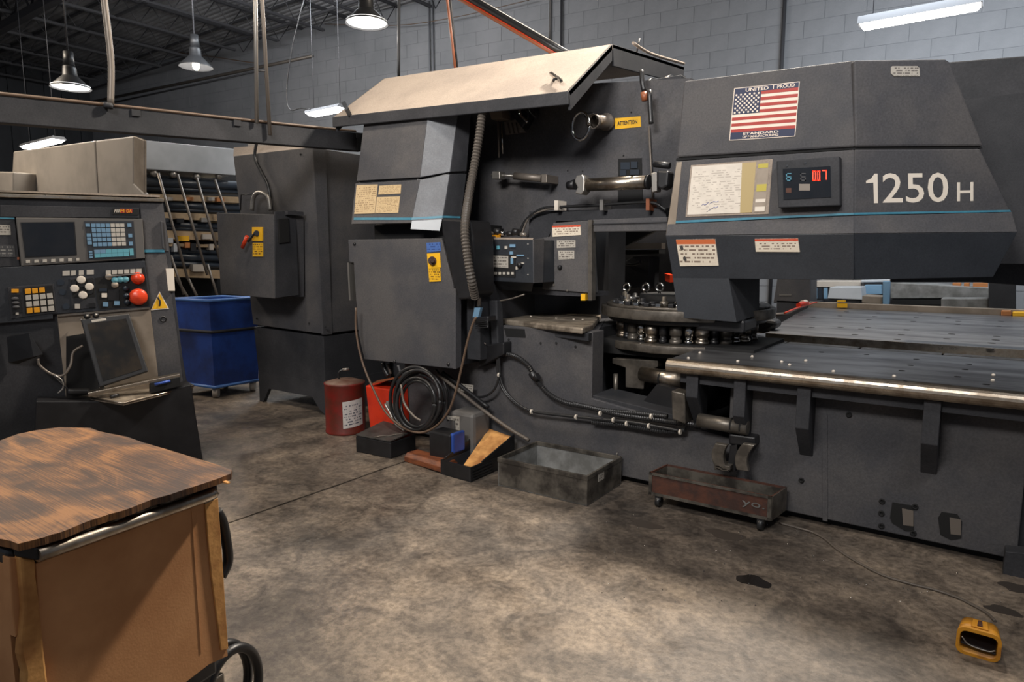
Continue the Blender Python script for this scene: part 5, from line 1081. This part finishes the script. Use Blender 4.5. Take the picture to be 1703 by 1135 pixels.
MB().loft([KP.at(338, 822, .05), KP.at(361, 808, .05), KP.at(362, 829, .05), KP.at(340, 840, .05)], [KP.at(338, 818, -.03), KP.at(358, 802, -.03), KP.at(360, 822, -.03), KP.at(340, 834, -.03)]).build('handle_bracket', mt['black'], T, bev=.004)
for a, r in ((.08, .018), (.15, .02), (.22, .018), (.31, .015)): MB().cyl(KP.pt(a, .925, -.01), KP.pt(a+.05, .925, -.01), r, r, 12).build('tray_tool', mt['black'], T)
MB().tube([KP.at(247, 835, .0), KP.at(251, 842, .01), KP.at(250, 850, .01)], .003, 6, 3).build('wire_hook', mt['steel'], T)
for a in (e0+.05, e1-.05):
    for d in (-.1, -.72):
        c_ = KP.pt(a, .06, d)
        MB().cyl(c_-KP.u*.02, c_+KP.u*.02, .06, .06, 24).build('caster_wheel', mt['rubber'], T)
        MB().box(c_+V((-.02, -.02, .05)), c_+V((.02, .02, .15))).build('caster_stem', mt['black'], T)
c_ = KP.at(388, 1150, -.06); cr_ = (KP.at(425, 1150, -.06)-c_).length
for dd in (0, .05): MB().tube([c_-KP.n*dd+KP.u*(cr_*math.cos(b_))+ZZ*(cr_*1.35*math.sin(b_)) for b_ in [i*math.pi/10 for i in range(-2, 11)]], .016, 10, 3).build('corner_bumper', mt['black'], T)
MB().lb(KP, e1-.03, c_.z-.05, e1+.03, c_.z+.09, -.12, -.05).build('bumper_bracket', mt['steeld'], T, bev=.006)
MB().tube([KP.at(x, y, -.06) for x, y in ((360, 850), (370, 870), (377, 905), (379, 935), (368, 960))], .016, 10, 5).build('side_guard', mt['black'], T)
MB().lb(KP, e0+.02, .2, e1-.02, .3, -.78, -.05).build('bottom_shelf', mt['black'], T)
PW = PZ(.962)
o_ = [(-150, 790), (0, 733), (30, 722), (60, 716), (98, 711), (150, 712), (166, 718), (212, 727), (240, 737), (275, 747), (330, 764), (386, 780), (384, 788), (352, 800), (300, 817), (250, 832), (200, 851), (150, 866), (100, 886), (58, 898), (30, 905), (18, 900), (-150, 868)]
f = [PW.at(x, y) for x, y in o_]
f2 = []
for i, p in enumerate(f):
    f2.append(p)
    if 12 <= i < 19:
        for k in (.33, .66): f2.append(p.lerp(f[i+1], k)+V((random.uniform(-.004, .004), random.uniform(-.002, .002), 0)))
pl_ = MB().extr(f2, (0, 0, -.018)).build('plywood_sheet', [mt['ply']]); tag(pl_, 'weathered brown plywood sheet lying on top of the tool cart', 'board')
q = MB().loft([PW.at(362, 792)+V((0, 0, -.012)), PW.at(368, 790)+V((0, 0, -.012)), PW.at(368, 790)+V((0, 0, -.018)), PW.at(362, 792)+V((0, 0, -.018))], [PW.at(378, 795)+V((0, 0, -.016)), PW.at(382, 793)+V((0, 0, -.016)), PW.at(382, 793)+V((0, 0, -.02)), PW.at(378, 795)+V((0, 0, -.02))]); o = q.build('splinter', mt['cardl'], pl_)
# ================================================================ THINGS ON THE FLOOR
def openbox(nm, A_, B_, D_, h, th, m, mi, label, cat='box', z0=0., rim=True, taper=0.):
    A_, B_, D_ = V(A_), V(B_), V(D_); C_ = A_+D_-B_; ct = (A_+D_)/2; t = thing(nm, label, cat, V((ct.x, ct.y, z0)))
    ps = [A_, B_, D_, C_]
    for i in range(4):
        a, b = ps[i], ps[(i+1) % 4]; inn = (ct-(a+b)/2); inn.z = 0; e = (b-a).normalized(); nn = V((-e.y, e.x, 0)); nn = nn if nn.dot(inn) > 0 else -nn
        MB().extr([a, b, b+ZZ*h, a+ZZ*h], nn*th).build('side_wall', m, t)
        MB().extr([a+nn*th, b+nn*th, b+nn*th+ZZ*(h-.012), a+nn*th+ZZ*(h-.012)], nn*.003).build('inner_lining', mi, t)
        if rim: MB().extr([a-nn*.004+ZZ*(h-.028), b-nn*.004+ZZ*(h-.028), b-nn*.004+ZZ*(h+.003), a-nn*.004+ZZ*(h+.003)], nn*(th+.01)).build('folded_rim', m, t, bev=.002)
    MB().extr([p+ZZ*.004 for p in ps], ZZ*.006).build('bottom_plate', mi, t); return t
Z0 = PZ(0)
A_, B_, D_ = Z0.at(828, 808), Z0.at(976, 843), Z0.at(1033, 806)
b1 = openbox('steel_tote', A_, B_, D_, toppt(B_, 793).z, .006, mt['galv'], mt['galvl'], 'open grey sheet steel box on the floor against the press base')
e = Pl(B_, D_-B_); L = (D_-B_).length
MB().lb(e, L*.3, .12, L*.46, .18, 0, .002).build('white_label', mt['plateL'], b1)
MB().cyl(e.pt(L*.85, .24, 0), e.pt(L*.85, .24, .006), .012, .012, 12).build('rivet', mt['alu'], b1)
Zc = PZ(.075); A_, B_, D_ = Zc.at(1079, 822), Zc.at(1282, 867), Zc.at(1306, 849)
h2 = toppt(B_, 828).z-.075
b2 = openbox('brown_trough', A_, B_, D_, h2, .008, mt['rust'], mt['galv'], 'long narrow rusty brown trough on casters below the curved shoes', 'box', .075, False)
e = Pl(A_, B_-A_); L = (B_-A_).length
for a0, z0_, a1, z1_ in ((0, 0, L, .018), (0, h2-.016, L, h2), (0, 0, .02, h2), (L-.022, 0, L, h2)): MB().lb(e, a0, z0_, a1, z1_, 0, .006).build('steel_edging', mt['galv'], b2)
e2 = Pl(B_, D_-B_); MB().lb(e2, 0, 0, (D_-B_).length, h2, 0, .004).build('steel_end_plate', mt['steeld'], b2)
text('yo.', e.pt(L*.78, .05, .002), e.pt(L*.95, .05, .002), e.pt(L*.78, .09, .002), .0005, mt['galvl'], b2, 'chalk_mark')
ctb = (A_+D_)/2
for p in (A_, B_, D_, A_+D_-B_):
    c_ = p.lerp(ctb, .16); c_.z = .035; MB().cyl(c_+V((-.015, 0, 0)), c_+V((.015, 0, 0)), .035, .035, 16).build('caster_wheel', mt['rubber'], b2); MB().box(c_+V((-.02, -.02, .01)), c_+V((.02, .02, .045))).build('caster_fork', mt['black'], b2)
# red can
cc = Z0.at(576, 725); cc = cc + (cc-V((0, 0, 0))).normalized()*.17; cr = .180
ctop = toppt(cc-V((cc.x, cc.y, 0)).normalized()*cr*0, 634).z
t = thing('oil_can', 'round rusty red metal can with paper label and black handle', 'can', (cc.x, cc.y, 0))
MB().lathe(V((cc.x, cc.y, 0)), (0, 0, 1), [(0, cr), (.012, cr+.004), (.02, cr), (ctop-.03, cr), (ctop-.02, cr+.004), (ctop-.008, cr+.003), (ctop-.006, cr-.012)], 40).build('can_body', mt['red'], t)
MB().lathe(V((cc.x, cc.y, ctop-.02)), (0, 0, 1), [(0, cr-.006), (.014, cr-.006), (.035, cr*.55), (.04, .02)], 32).build('can_lid', M('dusty can lid', (120, 100, 88), .6, .3, c2=(92, 60, 48), scale=6), t)
view = (EYE-cc); view.z = 0; view.normalize(); sd = V((-view.y, view.x, 0))
q = MB(); N_ = 8; cols = []
za, zb_ = ctop*.14, ctop*.66
for i in range(N_+1):
    b_ = math.radians(-8+62*i/N_); d_ = view*math.cos(b_)+sd*math.sin(b_); cols.append((cc+d_*(cr+.003)))
for i in range(N_):
    a, b = cols[i], cols[i+1]; n = q.add([V((a.x, a.y, za+.02*i/N_)), V((b.x, b.y, za+.02*(i+1)/N_)), V((b.x, b.y, zb_+.02*(i+1)/N_)), V((a.x, a.y, zb_+.02*i/N_))])
    q.face((n, n+1, n+2, n+3), [(i/N_, 0), ((i+1)/N_, 0), ((i+1)/N_, 1), (i/N_, 1)])
q.build('paper_label', mt['canlab'], t)
hh = V((cc.x, cc.y, ctop+.02))
MB().tube([hh-sd*.05, hh-sd*.05+ZZ*.055, hh-sd*.02+ZZ*.08, hh+sd*.05+ZZ*.085], .009, 8, 6).build('bail_handle', mt['black'], t)
MB().tube([hh-sd*.015+ZZ*.083, hh+sd*.045+ZZ*.088], .013, 8, 1).build('handle_grip', mt['alu'], t)
# red plastic container behind
R4 = PY(3.98); f = [R4.at(x, y) for x, y in ((616, 640), (655, 633), (660, 690), (660, 712), (626, 716))]
zz_ = min(p.z for p in f); f = [V((p.x, p.y, max(p.z-zz_, 0))) for p in f] if 0 else f
A_ = V((f[0].x, 3.98, 0)); 
t = thing('red_container', 'bright red plastic container with folded top between can and coil', 'container', (f[0].x+.15, 4.03, 0))
x0, x1 = f[0].x, R4.at(660, 690).x; zt_ = f[0].z
MB().loft([(x0+.03, 3.94, 0), (x1+.02, 3.94, 0), (x1+.02, 4.12, 0), (x0+.03, 4.12, 0)], [(x0, 3.92, zt_), (x1, 3.92, zt_), (x1, 4.125, zt_+.02), (x0, 4.125, zt_+.02)]).build('container_body', mt['redb'], t, bev=.01)
MB().pr(PY(3.915), [(615, 640), (655, 631), (655, 628), (628, 633)], 0, -.2).build('folded_lid', mt['orange'], t)
# flat black box
A_, B_, D_ = Z0.at(592, 752), Z0.at(650, 764), Z0.at(684, 752); C_ = A_+D_-B_
ht = toppt(A_, 726).z
t = thing('flat_black_box', 'flat dusty black box with buckled lid on the floor by the red can', 'box', ((A_+D_)/2).to_3d() if 0 else V((((A_+D_)/2).x, ((A_+D_)/2).y, 0)))
C2 = C_+(C_-A_)*.35; D2 = D_+(D_-B_)*.25
MB().loft([A_, B_, D2, C2], [A_+ZZ*ht, B_+ZZ*ht, D2+ZZ*ht, C2+ZZ*ht]).build('box_body', mt['black'], t, bev=.008)
up1 = [A_+ZZ*(ht+.002), B_+ZZ*(ht+.002), D2+ZZ*(ht+.03), C2+ZZ*(ht+.05)]; mid = up1[1].lerp(up1[2], .5)+ZZ*.015
MB().loft(up1, [p+ZZ*.012 for p in up1]).build('buckled_lid', M('dusty dark lid', (58, 56, 54), .5, c2=(40, 38, 37), scale=9, bump=.3, bscale=20), t, bev=.003)
a_ = up1[0].lerp(up1[1], .55)+ZZ*.016; b_ = up1[1].lerp(up1[2], .55)+ZZ*.016
MB().tube([a_.lerp(b_, k/4)+V((0, 0, .006*(k % 2))) for k in range(5)], .005, 6, 2).build('lid_crack', mt['steeld'], t)
# white strap and grey block near coil
tag(MB().tube([PY(3.72).at(x, y) for x, y in ((640, 672), (650, 690), (658, 706), (672, 716))], .009, 8, 5).build('white_strap', mt['alu']), 'pale curved strip hanging beside the coil over the black box lid', 'strap')
tag(MB().pr(PY(3.78), [(642, 668), (664, 684), (662, 690), (650, 690), (641, 680)], 0, -.03).build('grey_wedge', mt['galvl']), 'small pale grey wedge left of the cable coil', 'wedge')
# copper coloured block
A_, B_ = Z0.at(672, 768), Z0.at(733, 789); e = Pl(A_, B_-A_); L = (B_-A_).length; hc = toppt(A_, 754).z
q = MB(); pf = [(0, 0), (0, hc*.6), (-.03, hc), (-.14, hc), (-.17, hc*.6), (-.17, 0)]
q.loft([e.pt(0, z, d) for d, z in pf], [e.pt(L, z+.01, d) for d, z in pf]); tag(q.build('copper_block', mt['wood'], bev=.006), 'reddish brown chamfered bar lying before the dark tray', 'block')
# black tray with wood scrap
A_, B_, D_ = Z0.at(733, 789), Z0.at(783, 803), Z0.at(856, 770)
b3 = openbox('black_tray', A_, B_, D_, .11, .008, mt['black'], mt['dark'], 'black metal tray holding a sloping wood scrap, beside the grey steel box', 'tray', 0, False)
C_ = A_+D_-B_
MB().extr([C_+ZZ*.11, A_.lerp(C_, .1)+ZZ*.11, A_.lerp(C_, .1)+ZZ*.12, C_+ZZ*.24], V((.01, .004, 0))).build('raised_side', mt['black'], b3, bev=.003)
MB().extr([D_+ZZ*.11, B_.lerp(D_, .25)+ZZ*.11, B_.lerp(D_, .25)+ZZ*.12, D_+ZZ*.23], V((-.01, -.004, 0))).build('raised_side', mt['black'], b3, bev=.003)
cn = (A_+B_+D_+C_)/4
tag(MB().loft([A_.lerp(D_, .30)+ZZ*.03+V((-.0, 0, 0)), A_.lerp(D_, .36)+ZZ*.03+(B_-A_)*.5, D_.lerp(B_, .06)+ZZ*.2, C_.lerp(D_, .12)+ZZ*.215], [p for p in (A_.lerp(D_, .30)+ZZ*.045, A_.lerp(D_, .36)+ZZ*.045+(B_-A_)*.5, D_.lerp(B_, .06)+ZZ*.215, C_.lerp(D_, .12)+ZZ*.23)]).build('wood_scrap', mt['cardl']), 'orange brown wood scrap leaning inside the black tray', 'wood')
e = Pl(B_, D_-B_)
for k in range(4): MB().lb(e, .02, .012+k*.022, .26, .022+k*.022, 0, .006).build('rib', mt['black'], b3)
# grey motor box and black box with blue cap
Y9 = PY(3.82); f = Y9.at(745, 730)
t = thing('grey_meter_box', 'grey rounded box behind the coil, beside the blue capped one', 'box', (f.x+.1, 3.9, 0))
p0, p1 = Y9.at(742, 684), Y9.at(782, 725)
MB().box((p0.x, 3.86, 0), (p1.x, 4.08, p0.z)).build('case', M('grey case', (92, 90, 88), .5), t, bev=.03)
MB().pr(PY(3.86), [(744, 692), (764, 694), (764, 722), (758, 720), (757, 700), (744, 698)], .006).build('front_trim', mt['plateL'], t)
p0, p1 = PY(3.66).at(716, 716), PY(3.66).at(752, 738)
t = thing('black_charger', 'low black box with bright blue end cap under the cable coil', 'box', (p0.x+.1, 3.72, 0))
MB().box((p0.x, 3.64, 0), (p1.x, 3.8, p0.z)).build('case', mt['black'], t, bev=.012)
MB().box((p1.x-.015, 3.65, p0.z*.45), (p1.x+.02, 3.79, p0.z+.01)).build('blue_cap', mt['blue'], t, bev=.012)
# coil of black cable hanging below the drive cover
CC = PY(3.74); t = thing('cable_coil', 'coil of thick black cable hanging under the drive cover door', 'cable', CC.at(692, 664))
cen = CC.at(692, 664); pp = (CC.at(692, 620)-CC.at(692, 664)).length
for i, (dxp, dyp, rx, ry, r_, d) in enumerate(((-2, 0, 41, 53, .014, 0), (2, 2, 38, 50, .014, .03), (0, 8, 32, 43, .013, .05), (5, 6, 36, 46, .013, -.03), (2, 8, 27, 38, .012, .02), (6, 4, 41, 50, .013, -.05))):
    pts = [CC.at(692+dxp+rx*math.cos(b_), 664+dyp+ry*math.sin(b_), d+.02*math.sin(b_*2+i)) for b_ in [j*math.pi/10 for j in range(21)]]
    MB().tube(pts, r_, 8, 3).build('cable_loop', mt['rubber'], t)
MB().tube([CC.at(x, y, -.06) for x, y in ((662, 608), (668, 622), (676, 618))], .012, 8, 4).build('hanging_hook', mt['joist'], t)
MB().tube([CC.at(x, y, .06) for x, y in ((667, 640), (672, 670), (688, 692), (700, 700))], .01, 8, 5).build('cable_end', mt['alurod'], t)
tag(MB().tube([PY(3.70).at(x, y) for x, y in ((592, 512), (592, 545), (597, 580), (607, 615), (622, 650), (640, 684), (662, 706), (685, 718), (706, 719), (728, 707), (746, 684), (757, 655), (767, 615), (777, 570), (786, 540), (792, 528))], .0095, 8, 6).build('looped_cable', mt['brncab']), 'long dirty brown cable looping down from the drive cover and up to the plug', 'cable')
# foot pedal and its cable
a, b = Z0.at(1588, 1084), Z0.at(1663, 1106); e = Pl(a, b-a); L = (b-a).length; hp = .115
t = thing('foot_pedal', 'worn yellow cast foot pedal housing on the floor at lower right', 'pedal', (a+b)/2 - e.n*.06)
def rr(x0, z0, x1, z1, r, k=4):
    o = []
    for cx, cz, s in ((x1-r, z1-r, 0), (x0+r, z1-r, 90), (x0+r, z0+r, 180), (x1-r, z0+r, 270)):
        for i in range(k+1): b_ = math.radians(s+90*i/k); o.append((cx+r*math.cos(b_), cz+r*math.sin(b_)))
    return o
q = MB(); O0 = rr(0, .0, L, hp, .03); I0 = rr(.012, .012, L-.012, hp-.014, .022); O1 = rr(.01, 0, L-.01, hp-.012, .03)
n0 = q.add([e.pt(x, z, .0) for x, z in O0]); n1 = q.add([e.pt(x, z, 0) for x, z in I0]); n2 = q.add([e.pt(x, z, -.125) for x, z in O1]); n3 = q.add([e.pt(x, z, -.11) for x, z in I0]); k = len(O0)
for i in range(k):
    j = (i+1) % k; q.face((n0+i, n0+j, n1+j, n1+i)); q.face((n0+j, n0+i, n2+i, n2+j), smooth=True); q.face((n1+i, n1+j, n3+j, n3+i), smooth=True)
q.face([n2+i for i in range(k)]); q.face([n3+i for i in range(k)]); q.build('housing', mt['yelp'], t)
MB().extr([e.pt(.045, hp-.001, -.02), e.pt(L-.045, hp-.001, -.02), e.pt(L-.05, hp-.008, -.10), e.pt(.05, hp-.008, -.10)], (0, 0, .006)).build('raised_top_panel', mt['yelp'], t, bev=.002)
MB().extr([e.pt(.065, hp+.005, -.03), e.pt(L-.065, hp+.005, -.03), e.pt(L-.068, hp-.001, -.09), e.pt(.068, hp-.001, -.09)], (0, 0, .0025)).build('worn_label', mt['rust'], t)
MB().extr([e.pt(.015, .045, -.012), e.pt(L-.015, .035, -.012), e.pt(L-.015, .05, -.10), e.pt(.015, .06, -.10)], (0, 0, -.01)).build('treadle', mt['black'], t, bev=.003)
MB().tube([e.pt(.018, .068, -.01), e.pt(L*.3, .042, -.008), e.pt(L*.7, .036, -.008), e.pt(L-.018, .046, -.01)], .003, 6, 6).build('treadle_edge', mt['alu'], t)
tag(MB().tube([Z0.at(x, y)+ZZ*.007 for x, y in ((1296, 872), (1325, 880), (1352, 888), (1372, 899), (1395, 918), (1430, 940), (1470, 960), (1515, 974), (1555, 984), (1590, 996), (1615, 1008), (1640, 1022), (1655, 1036))], .0065, 8, 6).build('pedal_cable', mt['grcab']), 'thin grey brown cable snaking over the floor to the yellow pedal', 'cable')
# oil spots
wet = M('wet oil on concrete', (30, 27, 25), .2); wet2 = M('soaked in oil stain', (62, 56, 51), .4); 
for (x, y, rx, ry, l_) in ((1253, 967, .085, .055, 'round black oil spot alone on the floor left of the pedal cable'), (1075, 873, .10, .05, 'dark oil spot on the floor before the brown trough'), (1206, 890, .11, .06, 'dark oil spot close below the middle of the brown trough'), (1690, 978, .07, .05, 'small oil spot at the right edge under the levelling foot'), (1668, 1016, .07, .04, 'small oil spot just behind the yellow pedal')):
    c_ = Z0.at(x, y); pts = []
    for i in range(22):
        b_ = i*2*math.pi/22; k = 1+.13*math.sin(3*b_+x)+.08*math.sin(5*b_+y); pts.append(V((c_.x+rx*k*math.cos(b_), c_.y+ry*k*math.sin(b_), .0015)))
    tag(MB().extr(pts, (0, 0, -.0014)).build('oil_spot', wet if x == 1253 else wet2), l_, 'stain', 'oil spots on the floor')
q = MB(); rs = random.Random(5)
for i in range(90):
    p = Z0.at(rs.uniform(1000, 1680), rs.uniform(830, 1010)); 
    if p.y < 4.0: q.lathe(p, (0, 0, 1), [(0, .004), (.003, .003)], 5)
o = q.build('metal_chips', mt['chrome']); tag(o, 'tiny bright metal chips scattered on the dark floor before the press', 'chips', kind='stuff')
